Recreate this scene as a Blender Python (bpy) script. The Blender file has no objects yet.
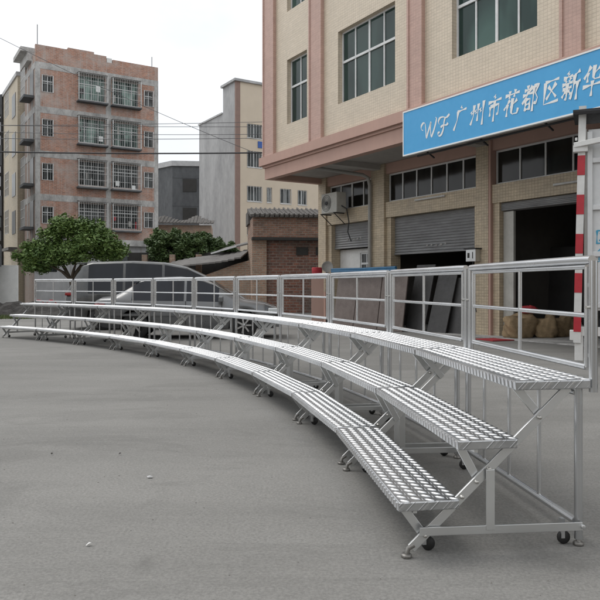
import bpy, bmesh, math, random
from mathutils import Vector, Matrix
R = random.Random(7)
scene = bpy.context.scene
COL = scene.collection
H0 = 1.4; F = 680.0

# ------------------------------------------------------------ node helpers
class NT:
    def __init__(s, tree): s.t = tree; s.n = tree.nodes; s.l = tree.links
    def link(s, a, b): s.l.new(a, b)
    def put(s, inp, v):
        if isinstance(v, (int, float)): inp.default_value = v
        elif isinstance(v, (tuple, list)):
            inp.default_value = (*v, 1) if (len(v) == 3 and inp.type == 'RGBA') else v
        else: s.l.new(v, inp)
    def m(s, op, a, b=None, c=None, clamp=False):
        n = s.n.new('ShaderNodeMath'); n.operation = op; n.use_clamp = clamp
        s.put(n.inputs[0], a)
        if b is not None: s.put(n.inputs[1], b)
        if c is not None: s.put(n.inputs[2], c)
        return n.outputs[0]
    def obj(s):
        n = s.n.new('ShaderNodeTexCoord'); return n.outputs['Object']
    def sep(s, v):
        n = s.n.new('ShaderNodeSeparateXYZ'); s.l.new(v, n.inputs[0]); return n.outputs
    def comb(s, x, y, z):
        n = s.n.new('ShaderNodeCombineXYZ')
        for i, v in enumerate((x, y, z)): s.put(n.inputs[i], v)
        return n.outputs[0]
    def noise(s, vec, scale, detail=4, rough=.55, dist=0):
        n = s.n.new('ShaderNodeTexNoise'); s.l.new(vec, n.inputs['Vector'])
        n.inputs['Scale'].default_value = scale; n.inputs['Detail'].default_value = detail
        n.inputs['Roughness'].default_value = rough; n.inputs['Distortion'].default_value = dist
        return n.outputs['Fac']
    def ramp(s, f, lo, hi, a=0., b=1.):
        n = s.n.new('ShaderNodeMapRange'); n.clamp = True
        s.put(n.inputs[0], f); n.inputs[1].default_value = lo; n.inputs[2].default_value = hi
        n.inputs[3].default_value = a; n.inputs[4].default_value = b
        return n.outputs[0]
    def mix(s, f, a, b, mode='MIX'):
        n = s.n.new('ShaderNodeMix'); n.data_type = 'RGBA'; n.blend_type = mode
        s.put(n.inputs[0], f); s.put(n.inputs[6], a); s.put(n.inputs[7], b)
        return n.outputs[2]
    def scale(s, v, k):
        n = s.n.new('ShaderNodeMapping'); s.l.new(v, n.inputs[0]); n.inputs['Scale'].default_value = k
        return n.outputs[0]
    def bump(s, h, strength, dist):
        n = s.n.new('ShaderNodeBump'); s.l.new(h, n.inputs['Height'])
        n.inputs['Strength'].default_value = strength; n.inputs['Distance'].default_value = dist
        return n.outputs[0]

def newmat(name, color=(.5, .5, .5), rough=.6, metal=0., spec=.5):
    m = bpy.data.materials.new(name); m.use_nodes = True
    nt = NT(m.node_tree); p = m.node_tree.nodes['Principled BSDF']
    p.inputs['Base Color'].default_value = (*color, 1); p.inputs['Roughness'].default_value = rough
    p.inputs['Metallic'].default_value = metal; p.inputs['Specular IOR Level'].default_value = spec
    return m, nt, p

def dirty(name, color, rough=.7, metal=0., amt=.3, sc=3., col2=None, bumpd=0., spec=.5, stretch=(1, 1, 1)):
    m, nt, p = newmat(name, color, rough, metal, spec)
    v = nt.scale(nt.obj(), stretch)
    f = nt.ramp(nt.noise(v, sc, 6, .6), .35, .7)
    g = nt.ramp(nt.noise(v, sc * 7, 4, .6), .3, .75)
    f = nt.m('ADD', nt.m('MULTIPLY', f, .65), nt.m('MULTIPLY', g, .35))
    c2 = col2 or tuple(c * (1 - amt) for c in color)
    nt.link(nt.mix(f, color, c2), p.inputs['Base Color'])
    nt.link(nt.ramp(g, 0, 1, rough - .06, min(1, rough + .1)), p.inputs['Roughness'])
    if bumpd: nt.link(nt.bump(g, .6, bumpd), p.inputs['Normal'])
    return m

def brickmat(name, c1, c2, mortar, w=.24, h=.07, mort=.012, stain=(.3, .29, .27), stain_amt=.55, rough=.85, big=.35, offset=.5):
    m, nt, p = newmat(name, c1, rough)
    o = nt.obj(); x, y, z = nt.sep(o)
    v = nt.comb(nt.m('ADD', x, y), z, 0)
    n = nt.n.new('ShaderNodeTexBrick'); nt.l.new(v, n.inputs['Vector'])
    n.inputs['Color1'].default_value = (*c1, 1); n.inputs['Color2'].default_value = (*c2, 1); n.inputs['Mortar'].default_value = (*mortar, 1)
    n.inputs['Scale'].default_value = 1; n.inputs['Mortar Size'].default_value = mort; n.inputs['Mortar Smooth'].default_value = .2
    n.inputs['Brick Width'].default_value = w; n.inputs['Row Height'].default_value = h; n.offset = offset
    s = nt.ramp(nt.noise(o, big, 8, .65, .4), .45, .72, 0, stain_amt)
    vv = nt.m('ADD', nt.ramp(nt.noise(nt.scale(o, (1, 1, 1.8)), 1.6, 4, .7), .25, .75, .72, .38), nt.ramp(nt.noise(nt.scale(o, (1, 1, 2.5)), 5, 3, .8), .3, .7, .78, .24))
    base = nt.mix(min(1, stain_amt * 1.4), n.outputs['Color'], nt.mix(1, n.outputs['Color'], nt.comb(vv, vv, vv), 'MULTIPLY'))
    c = nt.mix(s, base, stain)
    s2 = nt.ramp(nt.noise(nt.scale(o, (3, 3, .3)), 1.3, 6, .65), .48, .74, 0, stain_amt * .7)
    c = nt.mix(s2, c, stain)
    nt.link(c, p.inputs['Base Color'])
    nt.link(nt.bump(nt.m('SUBTRACT', 1, n.outputs['Fac']), .5, .006), p.inputs['Normal'])
    return m

# ------------------------------------------------------------ materials
def make_tread_mat():
    m, nt, p = newmat('checker_plate_aluminium', (.72, .73, .74), .3, 1.)
    o = nt.obj(); x, y, z = nt.sep(o)
    yy = nt.m('ADD', y, z)
    P, Q = .032, .044
    c = nt.m('FLOOR', nt.m('DIVIDE', yy, P)); par = nt.m('MODULO', nt.m('ABSOLUTE', c), 2)
    V = nt.m('MULTIPLY', nt.m('SUBTRACT', nt.m('FRACT', nt.m('DIVIDE', yy, P)), .5), P)
    U = nt.m('MULTIPLY', nt.m('SUBTRACT', nt.m('FRACT', nt.m('ADD', nt.m('DIVIDE', x, Q), nt.m('MULTIPLY', c, .25))), .5), Q)
    def ell(a, b, la, lb):
        r = nt.m('ADD', nt.m('POWER', nt.m('ABSOLUTE', nt.m('DIVIDE', a, la)), 2), nt.m('POWER', nt.m('ABSOLUTE', nt.m('DIVIDE', b, lb)), 2))
        return nt.m('MAXIMUM', nt.m('SUBTRACT', 1, r), 0)
    h1 = ell(U, V, .009, .017); h2 = ell(U, V, .021, .006)
    h = nt.m('ADD', nt.m('MULTIPLY', h1, nt.m('SUBTRACT', 1, par)), nt.m('MULTIPLY', h2, par))
    h = nt.m('POWER', h, .6)
    nx_ = nt.sep(nt.n.new('ShaderNodeTexCoord').outputs['Normal'])[0]
    h = nt.m('MULTIPLY', h, nt.m('GREATER_THAN', nt.m('ABSOLUTE', nx_), .7))
    g = nt.noise(nt.scale(o, (1, 1, 1)), 6, 5, .6)
    nt.link(nt.mix(nt.ramp(g, .35, .75), (.56, .57, .58), (.43, .44, .45)), p.inputs['Base Color'])
    sc_ = nt.noise(nt.scale(o, (3, 60, 30)), 3, 3, .6)
    nt.link(nt.ramp(nt.m('ADD', nt.m('MULTIPLY', h, -.12), sc_), .2, .8, .24, .44), p.inputs['Roughness'])
    nt.link(nt.bump(h, 1., .002), p.inputs['Normal'])
    return m
M = {}
M['tread'] = make_tread_mat()
def alu(name, col=(.62, .63, .64), r=.36):
    m, nt, p = newmat(name, col, r, .9)
    o = nt.obj(); g = nt.noise(o, 3, 2, .5)
    nt.link(nt.mix(nt.ramp(nt.noise(o, 2.2, 2, .5), .4, .7), col, tuple(c * .86 for c in col)), p.inputs['Base Color'])
    nt.link(nt.ramp(g, .3, .7, r - .04, r + .06), p.inputs['Roughness'])
    return m
M['alu'] = alu('brushed_aluminium'); M['tube'] = alu('polished_tube', (.66, .67, .68), .24); M['bar'] = alu('flat_bar_aluminium', (.68, .69, .69), .34)
M['post'] = alu('grey_post_tube', (.56, .57, .58), .26)
M['bolt'] = alu('zinc_bolt', (.5, .49, .46), .35)
M['rubber'] = dirty('black_rubber', (.02, .02, .02), .6, amt=.3)
M['footrub'] = dirty('worn_foot_disc', (.27, .26, .245), .4, .7, amt=.4, sc=30)
M['white_paint'] = dirty('white_paint', (.72, .72, .70), .5, amt=.25, sc=2)
M['white_metal'] = dirty('white_window_metal', (.68, .69, .69), .45, amt=.2, sc=4)
M['cage'] = dirty('pale_cage_steel', (.62, .62, .61), .5, amt=.4, sc=3)
M['pink'] = dirty('pink_render', (.50, .33, .275), .8, col2=(.43, .29, .245), sc=.8, spec=.2, stretch=(1, 1, .4))
M['pinktile'] = brickmat('pink_tile', (.50, .33, .275), (.48, .315, .265), (.42, .28, .235), .095, .075, .006, (.33, .25, .21), .25, .55, .5, 0)
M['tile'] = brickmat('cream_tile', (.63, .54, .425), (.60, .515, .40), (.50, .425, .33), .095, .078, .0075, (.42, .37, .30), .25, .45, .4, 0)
M['tile_dull'] = brickmat('cream_tile_shaded', (.53, .44, .31), (.48, .395, .28), (.34, .275, .20), .095, .078, .0075, (.30, .26, .21), .45, .5, .6, 0)  # ground-storey tile, its base tone darkened for the shade under the overhang
M['soffit'] = dirty('soffit_paint', (.42, .41, .39), .85, col2=(.30, .28, .26), sc=.6)
M['brick'] = brickmat('red_brick_block', (.42, .195, .125), (.29, .145, .10), (.36, .29, .25), .26, .09, .014, (.44, .40, .37), .9, .9, .6)
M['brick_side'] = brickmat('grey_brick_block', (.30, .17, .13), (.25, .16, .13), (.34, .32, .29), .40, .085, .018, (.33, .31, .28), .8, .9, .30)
M['oldbrick'] = brickmat('old_pale_brick', (.40, .24, .165), (.27, .16, .115), (.34, .30, .24), .3, .11, .018, (.25, .22, .18), .7, .9, .9)
M['loftbrick'] = brickmat('weathered_red_brick', (.36, .19, .13), (.20, .11, .08), (.30, .25, .21), .3, .11, .018, (.14, .12, .10), .65, .9, .8)
M['darkbrick'] = brickmat('dark_red_brick', (.25, .11, .075), (.13, .065, .05), (.24, .19, .16), .34, .14, .02, (.14, .12, .105), .8, .9, .8)
M['concrete'] = dirty('weathered_concrete', (.56, .55, .53), .9, col2=(.17, .165, .16), sc=1.6, bumpd=.01, stretch=(1, 1, .5))
M['plaster'] = dirty('grey_cement_plaster', (.46, .46, .46), .9, col2=(.24, .24, .245), sc=.5, stretch=(1, 1, .45))
M['beige'] = dirty('beige_render', (.62, .53, .42), .85, amt=.15, sc=.2, spec=.2)
M['beige2'] = brickmat('beige_small_tile', (.50, .43, .32), (.46, .40, .30), (.32, .28, .22), .2, .12, .01, (.34, .31, .26), .4, .7, .4, 0)
M['brownstripe'] = dirty('brown_stripe', (.27, .18, .15), .8, amt=.2)
M['darkwall'] = dirty('dark_grey_cement', (.13, .135, .14), .9, col2=(.06, .062, .066), sc=.4, stretch=(1, 1, .5))
M['lightcap'] = dirty('pale_coping', (.5, .5, .5), .8, amt=.3)
M['rooftile'] = dirty('grey_clay_roof_tiles', (.16, .15, .14), .9, col2=(.07, .065, .06), sc=2.5, bumpd=.03)
M['asbestos'] = dirty('weathered_sheet_roof', (.20, .19, .18), .9, col2=(.11, .105, .10), sc=1.2, bumpd=.01)
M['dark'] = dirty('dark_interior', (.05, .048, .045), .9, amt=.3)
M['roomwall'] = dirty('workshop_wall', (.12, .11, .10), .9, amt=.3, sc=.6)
M['steel_shutter'] = None
def shutter_mat():
    m, nt, p = newmat('grey_roller_shutter', (.23, .24, .25), .5, .3)
    o = nt.obj(); x, y, z = nt.sep(o)
    w = nt.m('SINE', nt.m('MULTIPLY', z, 2 * math.pi / .085))
    g = nt.noise(nt.scale(o, (.6, 1, 2)), 2, 5, .6)
    nt.link(nt.mix(nt.ramp(g, .35, .7), (.36, .365, .37), (.25, .25, .25)), p.inputs['Base Color'])
    nt.link(nt.bump(w, 1, .02), p.inputs['Normal'])
    return m
M['steel_shutter'] = shutter_mat()
def glass(name, c1, c2, sc=.8, rough=.06):
    m, nt, p = newmat(name, c1, rough, 0, .3)
    o = nt.obj(); f = nt.ramp(nt.noise(nt.scale(o, (1, 1, .35)), sc, 3, .5, .3), .42, .62)
    nt.link(nt.mix(f, c1, c2), p.inputs['Base Color'])
    nt.link(nt.bump(nt.noise(o, .9, 2), .25, .03), p.inputs['Normal'])
    return m
M['glass'] = glass('dark_green_window_glass', (.015, .03, .028), (.035, .065, .058))
M['glass_teal'] = glass('teal_curtained_glass', (.02, .042, .038), (.06, .115, .10))
M['glass_low'] = glass('dusty_dark_glass', (.012, .012, .011), (.028, .028, .025), 1.2, .1)
M['glass_far'] = glass('far_window_glass', (.03, .05, .045), (.26, .36, .32), 1.6, .25)
M['glass_dark'] = glass('far_dark_glass', (.015, .018, .018), (.10, .11, .11), 1.6, .3)
M['carglass'] = glass('tinted_car_glass', (.006, .007, .009), (.018, .02, .026), .9, .05)
def paint(name, c, metal=.2, r=.3):
    m, nt, p = newmat(name, c, r, metal); p.inputs['Coat Weight'].default_value = .5; p.inputs['Coat Roughness'].default_value = .08
    o = nt.obj(); g = nt.noise(o, 4, 6, .65); nt.link(nt.ramp(g, .3, .7, r - .05, r + .15), p.inputs['Roughness'])
    nt.link(nt.mix(nt.ramp(g, .4, .75, 0, .25), c, (.25, .23, .2)), p.inputs['Base Color'])
    return m
M['silver'] = paint('silver_car_paint', (.15, .155, .16), .4); M['grey_paint'] = paint('grey_van_paint', (.055, .058, .06), .4)
M['truck_white'] = dirty('truck_white_paint', (.68, .69, .69), .4, amt=.2, sc=2)
M['red'] = dirty('red_reflective_tape', (.48, .025, .04), .4, amt=.25, sc=8)
M['redlens'], _, _p = newmat('red_lamp_lens', (.25, .015, .015), .25)
M['lens'], _, _p = newmat('clear_lamp_lens', (.6, .62, .62), .1)
M['rim'] = alu('wheel_rim_alloy', (.6, .6, .6), .3)
M['sign_blue'] = dirty('blue_sign_face', (.06, .36, .68), .45, col2=(.05, .32, .62), sc=1.2)
M['sign_white'] = dirty('white_lettering', (.80, .81, .80), .5, amt=.06)
M['cyan'] = dirty('cyan_lettering', (.06, .36, .55), .5, amt=.2)
M['ac'] = dirty('off_white_casing', (.52, .51, .47), .5, amt=.3, sc=3)
M['black'] = dirty('black_paint', (.02, .02, .022), .5, amt=.3)
M['pipe'] = dirty('grey_plastic_pipe', (.34, .33, .31), .5, amt=.25)
M['bark'] = dirty('bark', (.09, .07, .05), .95, amt=.5, sc=8, bumpd=.02)
M['slab'] = dirty('mottled_brown_board', (.19, .155, .14), .55, col2=(.11, .085, .075), sc=3.5)
M['darkslab'] = dirty('dark_board', (.045, .043, .042), .5, amt=.4, sc=2)
M['bluepipe'] = dirty('blue_plastic_tube', (.04, .16, .30), .5, amt=.4, sc=3)
M['sack'] = dirty('woven_jute_sack', (.36, .26, .15), .9, amt=.4, sc=6, bumpd=.01)
M['redcloth'] = dirty('red_cloth', (.40, .03, .04), .8, amt=.4, sc=5)
M['paper'] = dirty('white_paper', (.8, .8, .78), .7, amt=.1)
M['mound'] = dirty('dark_rubble_earth', (.07, .065, .06), .95, amt=.6, sc=2, bumpd=.05)
M['grit'] = dirty('loose_grit', (.20, .19, .17), .9, col2=(.09, .085, .08), sc=3)
M['thinwire'] = dirty('grey_cable', (.11, .11, .115), .6, amt=.2)
M['wire'] = dirty('black_cable', (.03, .03, .033), .6, amt=.2)
M['blueplate'] = dirty('blue_wall_plate', (.03, .10, .35), .5, amt=.1)
def leafmat(name, a, b):
    m, nt, p = newmat(name, a, .5, 0, .35)
    o = nt.obj(); f = nt.ramp(nt.noise(o, 2.2, 3, .6), .35, .65)
    i = nt.n.new('ShaderNodeNewGeometry').outputs['Random Per Island']
    c = nt.mix(f, a, b); c = nt.mix(nt.ramp(i, 0, 1, 0, .45), c, (b[0] * 1.5, b[1] * 1.35, b[2]))
    nt.link(c, p.inputs['Base Color'])
    return m
M['leaf'] = leafmat('bright_leaves', (.06, .12, .035), (.12, .19, .055))
M['leaf_dark'] = leafmat('dark_leaves', (.05, .09, .035), (.085, .135, .05))
M['grass'] = leafmat('grass_blades', (.06, .09, .03), (.09, .12, .04))
def ground_mat():
    m, nt, p = newmat('worn_grey_concrete_yard', (.22, .215, .2), .85, 0, .3)
    o = nt.obj()
    big = nt.ramp(nt.noise(o, .22, 5, .6, .3), .35, .68)
    streak = nt.ramp(nt.noise(nt.scale(o, (.35, 1.6, 1)), .7, 6, .6, .3), .4, .7)
    mid = nt.ramp(nt.noise(o, 2.3, 7, .7), .35, .7)
    fine = nt.noise(o, 55, 5, .75)
    grit = nt.n.new('ShaderNodeTexVoronoi'); nt.l.new(o, grit.inputs['Vector']); grit.inputs['Scale'].default_value = 95
    c = nt.mix(big, (.315, .308, .292), (.225, .220, .208))
    c = nt.mix(nt.m('MULTIPLY', streak, .6), c, (.160, .157, .149))
    c = nt.mix(nt.m('MULTIPLY', mid, .35), c, (.25, .243, .227))
    c = nt.mix(nt.ramp(fine, .36, .62, .0, .55), c, (.105, .103, .097))
    c = nt.mix(nt.ramp(nt.noise(o, 14, 4, .7), .5, .68, 0, .4), c, (.26, .255, .24))
    sp = nt.ramp(grit.outputs['Distance'], .0, .28, .5, 0)
    c = nt.mix(nt.m('MULTIPLY', sp, nt.ramp(nt.noise(o, 130, 1), .52, .6)), c, (.40, .39, .37))
    st = nt.ramp(nt.noise(o, .9, 6, .7, .8), .62, .72, 0, .4)
    c = nt.mix(st, c, (.11, .107, .10))
    pale = nt.ramp(nt.noise(nt.scale(o, (.5, 1, 1)), 1.7, 6, .72, 1.2), .64, .72, 0, .35)
    c = nt.mix(pale, c, (.30, .295, .28))
    pat = nt.ramp(nt.noise(nt.scale(o, (.6, 1.3, 1)), .55, 9, .78, .9), .53, .58, 0, .22)
    c = nt.mix(pat, c, (.12, .117, .11))
    nt.link(c, p.inputs['Base Color'])
    nt.link(nt.bump(nt.m('ADD', nt.noise(o, 160, 3, .8), nt.m('MULTIPLY', fine, .3)), .35, .004), p.inputs['Normal'])
    return m
M['ground'] = ground_mat()

# ------------------------------------------------------------ mesh builder
class MB:
    def __init__(s): s.v = []; s.f = []; s.sm = []
    def add(s, vs, fs, smooth=False):
        b = len(s.v); s.v += [tuple(v) for v in vs]
        for f in fs: s.f.append(tuple(b + i for i in f)); s.sm.append(smooth)
        return s
    def box(s, x0, x1, y0, y1, z0, z1):
        return s.add([(x, y, z) for z in (z0, z1) for y in (y0, y1) for x in (x0, x1)],
                     [(0, 2, 3, 1), (4, 5, 7, 6), (0, 1, 5, 4), (2, 6, 7, 3), (0, 4, 6, 2), (1, 3, 7, 5)])
    def hexa(s, p):  # 8 pts, bottom 4 ccw, top 4 ccw
        return s.add(p, [(3, 2, 1, 0), (4, 5, 6, 7), (0, 1, 5, 4), (1, 2, 6, 5), (2, 3, 7, 6), (3, 0, 4, 7)])
    def bar(s, p, q, w, h, side=(1, 0, 0)):
        p, q = Vector(p), Vector(q); d = (q - p).normalized(); a = Vector(side); a = (a - d * a.dot(d)).normalized(); b = d.cross(a)
        c = [(-w / 2, -h / 2), (w / 2, -h / 2), (w / 2, h / 2), (-w / 2, h / 2)]
        return s.hexa([p + a * i + b * j for i, j in c] + [q + a * i + b * j for i, j in c])
    def tube(s, pts, r, n=10, caps=True):
        pts = [Vector(p) for p in pts]; rs = r if isinstance(r, (list, tuple)) else [r] * len(pts)
        rings = []; up = None
        for i, p in enumerate(pts):
            d = (pts[min(i + 1, len(pts) - 1)] - pts[max(i - 1, 0)]).normalized()
            if up is None: up = Vector((0, 0, 1)) if abs(d.z) < .9 else Vector((1, 0, 0))
            a = (up - d * up.dot(d)).normalized(); b = d.cross(a); up = a
            rings.append([p + (a * math.cos(t) + b * math.sin(t)) * rs[i] for t in [2 * math.pi * k / n for k in range(n)]])
        vs = [v for rr in rings for v in rr]
        fs = [(i * n + k, i * n + (k + 1) % n, (i + 1) * n + (k + 1) % n, (i + 1) * n + k) for i in range(len(pts) - 1) for k in range(n)]
        s.add(vs, fs, True)
        if caps:
            s.add(rings[0], [tuple(range(n - 1, -1, -1))]); s.add(rings[-1], [tuple(range(n))])
        return s
    def lathe(s, prof, c, axis, n=20):  # prof: (radius, offset along axis)
        c = Vector(c); d = Vector(axis).normalized(); u = Vector((0, 0, 1)) if abs(d.z) < .9 else Vector((1, 0, 0))
        a = (u - d * u.dot(d)).normalized(); b = d.cross(a)
        vs = [c + d * o + (a * math.cos(t) + b * math.sin(t)) * r for r, o in prof for t in [2 * math.pi * k / n for k in range(n)]]
        fs = [(i * n + k, i * n + (k + 1) % n, (i + 1) * n + (k + 1) % n, (i + 1) * n + k) for i in range(len(prof) - 1) for k in range(n)]
        return s.add(vs, fs, True)
    def prism(s, pts, y0, y1, plane='xz'):
        n = len(pts)
        if plane == 'xz': f = lambda p, y: (p[0], y, p[1])
        elif plane == 'yz': f = lambda p, y: (y, p[0], p[1])
        else: f = lambda p, y: (p[0], p[1], y)
        s.add([f(p, y0) for p in pts] + [f(p, y1) for p in pts],
              [tuple(range(n)), tuple(range(2 * n - 1, n - 1, -1))] + [(i, i + n, (i + 1) % n + n, (i + 1) % n) for i in range(n)])
        return s
    def wall(s, x0, x1, z0, z1, y, holes, reveal=.12):  # front face at y looking to -y with reveals going to +y
        xs = sorted({x0, x1} | {h[i] for h in holes for i in (0, 1) if x0 < h[i] < x1}); zs = sorted({z0, z1} | {h[i] for h in holes for i in (2, 3) if z0 < h[i] < z1})
        for i in range(len(xs) - 1):
            for j in range(len(zs) - 1):
                cx, cz = (xs[i] + xs[i + 1]) / 2, (zs[j] + zs[j + 1]) / 2
                if any(h[0] < cx < h[1] and h[2] < cz < h[3] for h in holes): continue
                s.add([(xs[i], y, zs[j]), (xs[i + 1], y, zs[j]), (xs[i + 1], y, zs[j + 1]), (xs[i], y, zs[j + 1])], [(0, 1, 2, 3)])
        for a, b, c, d in holes:
            e = y + reveal
            s.add([(a, y, c), (b, y, c), (b, y, d), (a, y, d), (a, e, c), (b, e, c), (b, e, d), (a, e, d)],
                  [(0, 4, 5, 1), (1, 5, 6, 2), (2, 6, 7, 3), (3, 7, 4, 0)])
        return s
    def build(s, name, mat, parent=None, bevel=0, loc=None, rz=None, **tags):
        me = bpy.data.meshes.new(name); me.from_pydata(s.v, [], s.f); me.materials.append(mat)
        me.polygons.foreach_set('use_smooth', s.sm); me.update()
        o = bpy.data.objects.new(name, me); COL.objects.link(o)
        if parent: o.parent = parent
        if loc: o.location = loc
        if rz is not None: o.rotation_euler.z = rz
        if bevel:
            b = o.modifiers.new('bevel', 'BEVEL'); b.width = bevel; b.segments = 2; b.limit_method = 'ANGLE'
        for k, v in tags.items(): o[k] = v
        return o
def thing(name, label, cat, loc=(0, 0, 0), rz=0., group=None):
    o = bpy.data.objects.new(name, None); COL.objects.link(o); o.empty_display_size = .2
    o.location = loc; o.rotation_euler = (0, 0, rz); o['label'] = label; o['category'] = cat
    if group: o['group'] = group
    return o
def copy_tree(o, parent=None):
    c = o.copy(); COL.objects.link(c); c.parent = parent
    for ch in list(o.children): copy_tree(ch, c)
    return c

# ------------------------------------------------------------ ground
MB().add([(-400, -60, 0), (400, -60, 0), (400, 700, 0), (-400, 700, 0)], [(0, 1, 2, 3)]).build('ground', M['ground'], kind='structure')

# ------------------------------------------------------------ stage risers
L = 1.83; TH = .045
W = lambda y: L / 2 - y * TH
Z3, Z2, Z1 = .90, .60, .30
def make_riser(end=False):
    WN = (lambda y: L / 2 + y * .032) if end else W
    WS = lambda sg, y: WN(y) if sg < 0 else W(y)
    t = thing('folding_stage_riser', 'x', 'stage riser', group='folding riser sections in the curved row')
    for (y0, y1, z) in ((.73, 1.05, Z1), (.41, .735, Z2), (0, .42, Z3)):
        b = MB(); a0, a1 = W(y0), W(y1); n0_, n1_ = WN(y0), WN(y1); h = .048
        b.hexa([(-n0_, y0, z - h), (a0, y0, z - h), (a1, y1, z - h), (-n1_, y1, z - h), (-n0_, y0, z), (a0, y0, z), (a1, y1, z), (-n1_, y1, z)])
        td = b.build('tread', M['tread'], t, bevel=.006)
        lg = MB(); P, Q = .033, .066; c = 0; y = y0 + .018
        while y < y1 - .012:
            wy = W(y) - .016; wn = WN(y) - .016; nx = int((wy + wn) / Q)
            for i in range(nx + 1):
                x = -wn + .008 + i * Q + (c % 4) * Q * .25
                if x > wy - .005: continue
                a, bb_, hh, sl = ((.0125, .0255, .0056, .75) if c % 2 == 0 else (.022, .0040, .0018, .1))
                base = [(x + a * math.cos(k * math.pi / 4) + sl * bb_ * math.sin(k * math.pi / 4), y + bb_ * math.sin(k * math.pi / 4), z - .0003) for k in range(8)]
                mid = [(x + a * .62 * math.cos(k * math.pi / 4) + sl * bb_ * .72 * math.sin(k * math.pi / 4), y + bb_ * .72 * math.sin(k * math.pi / 4), z + hh * .75) for k in range(8)]
                lg.add(base + mid + [(x, y, z + hh)], [(k, (k + 1) % 8, 8 + (k + 1) % 8, 8 + k) for k in range(8)] + [(8 + k, 8 + (k + 1) % 8, 16) for k in range(8)], True)
            y += P; c += 1
        nr = int((a1 + n1_) / .05)
        for i in range(nr):
            x = -n1_ + .02 + i * .05; yf = y1 - .0005; k0 = .010
            lg.hexa([(x - .016, yf, z - .044), (x + .016, yf, z - .044), (x + .006, yf + .008, z - .040), (x - .006, yf + .008, z - .040),
                     (x - .016 + k0, yf, z - .004), (x + .016 + k0, yf, z - .004), (x + .006 + k0, yf + .008, z - .008), (x - .006 + k0, yf + .008, z - .008)])
        # bevelled plate plus its raised pattern, one mesh
        q = bmesh.new(); q.from_mesh(td.data); td.modifiers.clear()
        bmesh.ops.bevel(q, geom=list(q.edges), offset=.006, segments=2, affect='EDGES', profile=.5)
        tmp = bpy.data.meshes.new('tmp'); tmp.from_pydata(lg.v, [], lg.f); tmp.polygons.foreach_set('use_smooth', lg.sm)
        q.from_mesh(tmp); q.to_mesh(td.data); q.free(); bpy.data.meshes.remove(tmp)
    for sg in (-1, 1):
        X = lambda y, k=.055: sg * (WS(sg, y) - k - (.06 if sg > 0 else 0))
        m = MB(); m.bar((X(.97), .97, .045), (X(.1), .10, .855), .014, .048)
        d = m.build('diagonal_bar', M['bar'], t, bevel=.002)
        for y, z in ((.90, .11), (.62, .375), (.27, .70), (.70, .30), (.55, .44)):
            MB().lathe([(0, .02), (.008, .02), (.011, .012), (.011, 0), (.014, 0), (.014, -.004)], (X(y) + sg * .006, y, z), (sg, 0, 0), 8).build('bolt', M['bolt'], d)
        for (ya, za, yb, zb) in ((1.01, .255, .90, .105), (.70, .555, .60, .37), (.385, .855, .24, .69)):
            MB().bar((X(ya, .075), ya, za), (X(yb, .075), yb, zb), .012, .044).build('short_brace', M['bar'], t, bevel=.002)
        m = MB(); m.bar((X(.93, .035), .93, .135), (X(.03, .035), .03, .115), .010, .044)
        m.lathe([(0, .012), (.012, .012), (.012, 0)], (X(.03, .03), .03, .115), (sg, 0, 0), 8)
        m.build('base_bar', M['bar'], t, bevel=.002)
        m = MB(); m.bar((X(.55, .03), .55, .44), (X(.55, .03), .55, .125), .010, .046); m.build('upright_strut', M['bar'], t, bevel=.002)
        xl = X(.03, .075)
        m = MB(); m.tube([(xl, .03, .035), (xl, .03, .85)], .022, 14); m.build('rear_leg', M['post'], t)
        MB().lathe([(0, 0), (.026, 0), (.028, .004), (.028, .014), (.025, .018), (.013, .020), (.013, .04)], (xl, .03, 0), (0, 0, 1), 18).build('rubber_foot', M['footrub'], t)
        xf = X(.985)
        m = MB(); m.tube([(xf, .955, .062), (xf, .985, .046), (xf, .993, .018)], .013, 10); m.lathe([(0, 0), (.026, 0), (.028, .004), (.028, .014), (.025, .018), (0, .020)], (xf, .995, 0), (0, 0, 1), 18)
        m.build('rubber_foot', M['footrub'], t)
        xc = X(.9, .13)
        c = MB(); c.box(xc - .016, xc + .016, .87, .89, .035, .12); c.box(xc - .018, xc + .018, .85, .91, .098, .104); c.bar((xc, .88, .12), (X(.9, .03), .9, .12), .012, .02, (0, 1, 0))
        cc = c.build('caster', M['alu'], t)
        MB().lathe([(0, -.013), (.030, -.013), (.036, -.006), (.036, .006), (.030, .013), (0, .013)], (xc, .855, .037), (1, 0, 0), 16).build('wheel', M['rubber'], cc)
        c = MB(); c.box(xc - .016, xc + .016, .10, .12, .035, .14); cc = c.build('caster', M['alu'], t)
        MB().lathe([(0, -.013), (.030, -.013), (.036, -.006), (.036, .006), (.030, .013), (0, .013)], (xc, .10, .037), (1, 0, 0), 16).build('wheel', M['rubber'], cc)
    # cross tube under treads (front) and rear folding frame
    xl = W(.03) - .075
    m = MB(); m.tube([(-xl, .045, .13), (xl, .045, .13)], .021, 12); m.tube([(-xl, .045, .82), (xl, .045, .82)], .015, 10)
    rf = m.build('rear_frame', M['tube'], t)
    for k in (-1, 0, 1): MB().tube([(k * xl / 2, .045, .146), (k * xl / 2, .045, .806)], .0125, 8).build('upright_bar', M['tube'], rf)
    m = MB()
    for y, z in ((.95, .235), (.62, .535)):
        x = W(y) - .05; m.bar((-WN(y) + .05, y, z), (x, y, z), .02, .02, (0, 1, 0))
    m.build('cross_rail', M['bar'], t)
    # guard railing
    xr = W(0) - .03; r = thing('guard_railing', '', ''); del r['label'], r['category']; r.parent = t
    ya = -.03; xi = xr - .062
    MB().tube([(-xr + .01, ya, 1.535), (-xi * .9, ya, 1.537), (xi * .9, ya, 1.537), (xr - .01, ya, 1.535)], .0245, 14).build('top_rail', M['tube'], r)
    MB().tube([(-xi, ya, 1.499), (xi, ya, 1.499)], .0135, 10).build('upper_rail', M['tube'], r)
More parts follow.
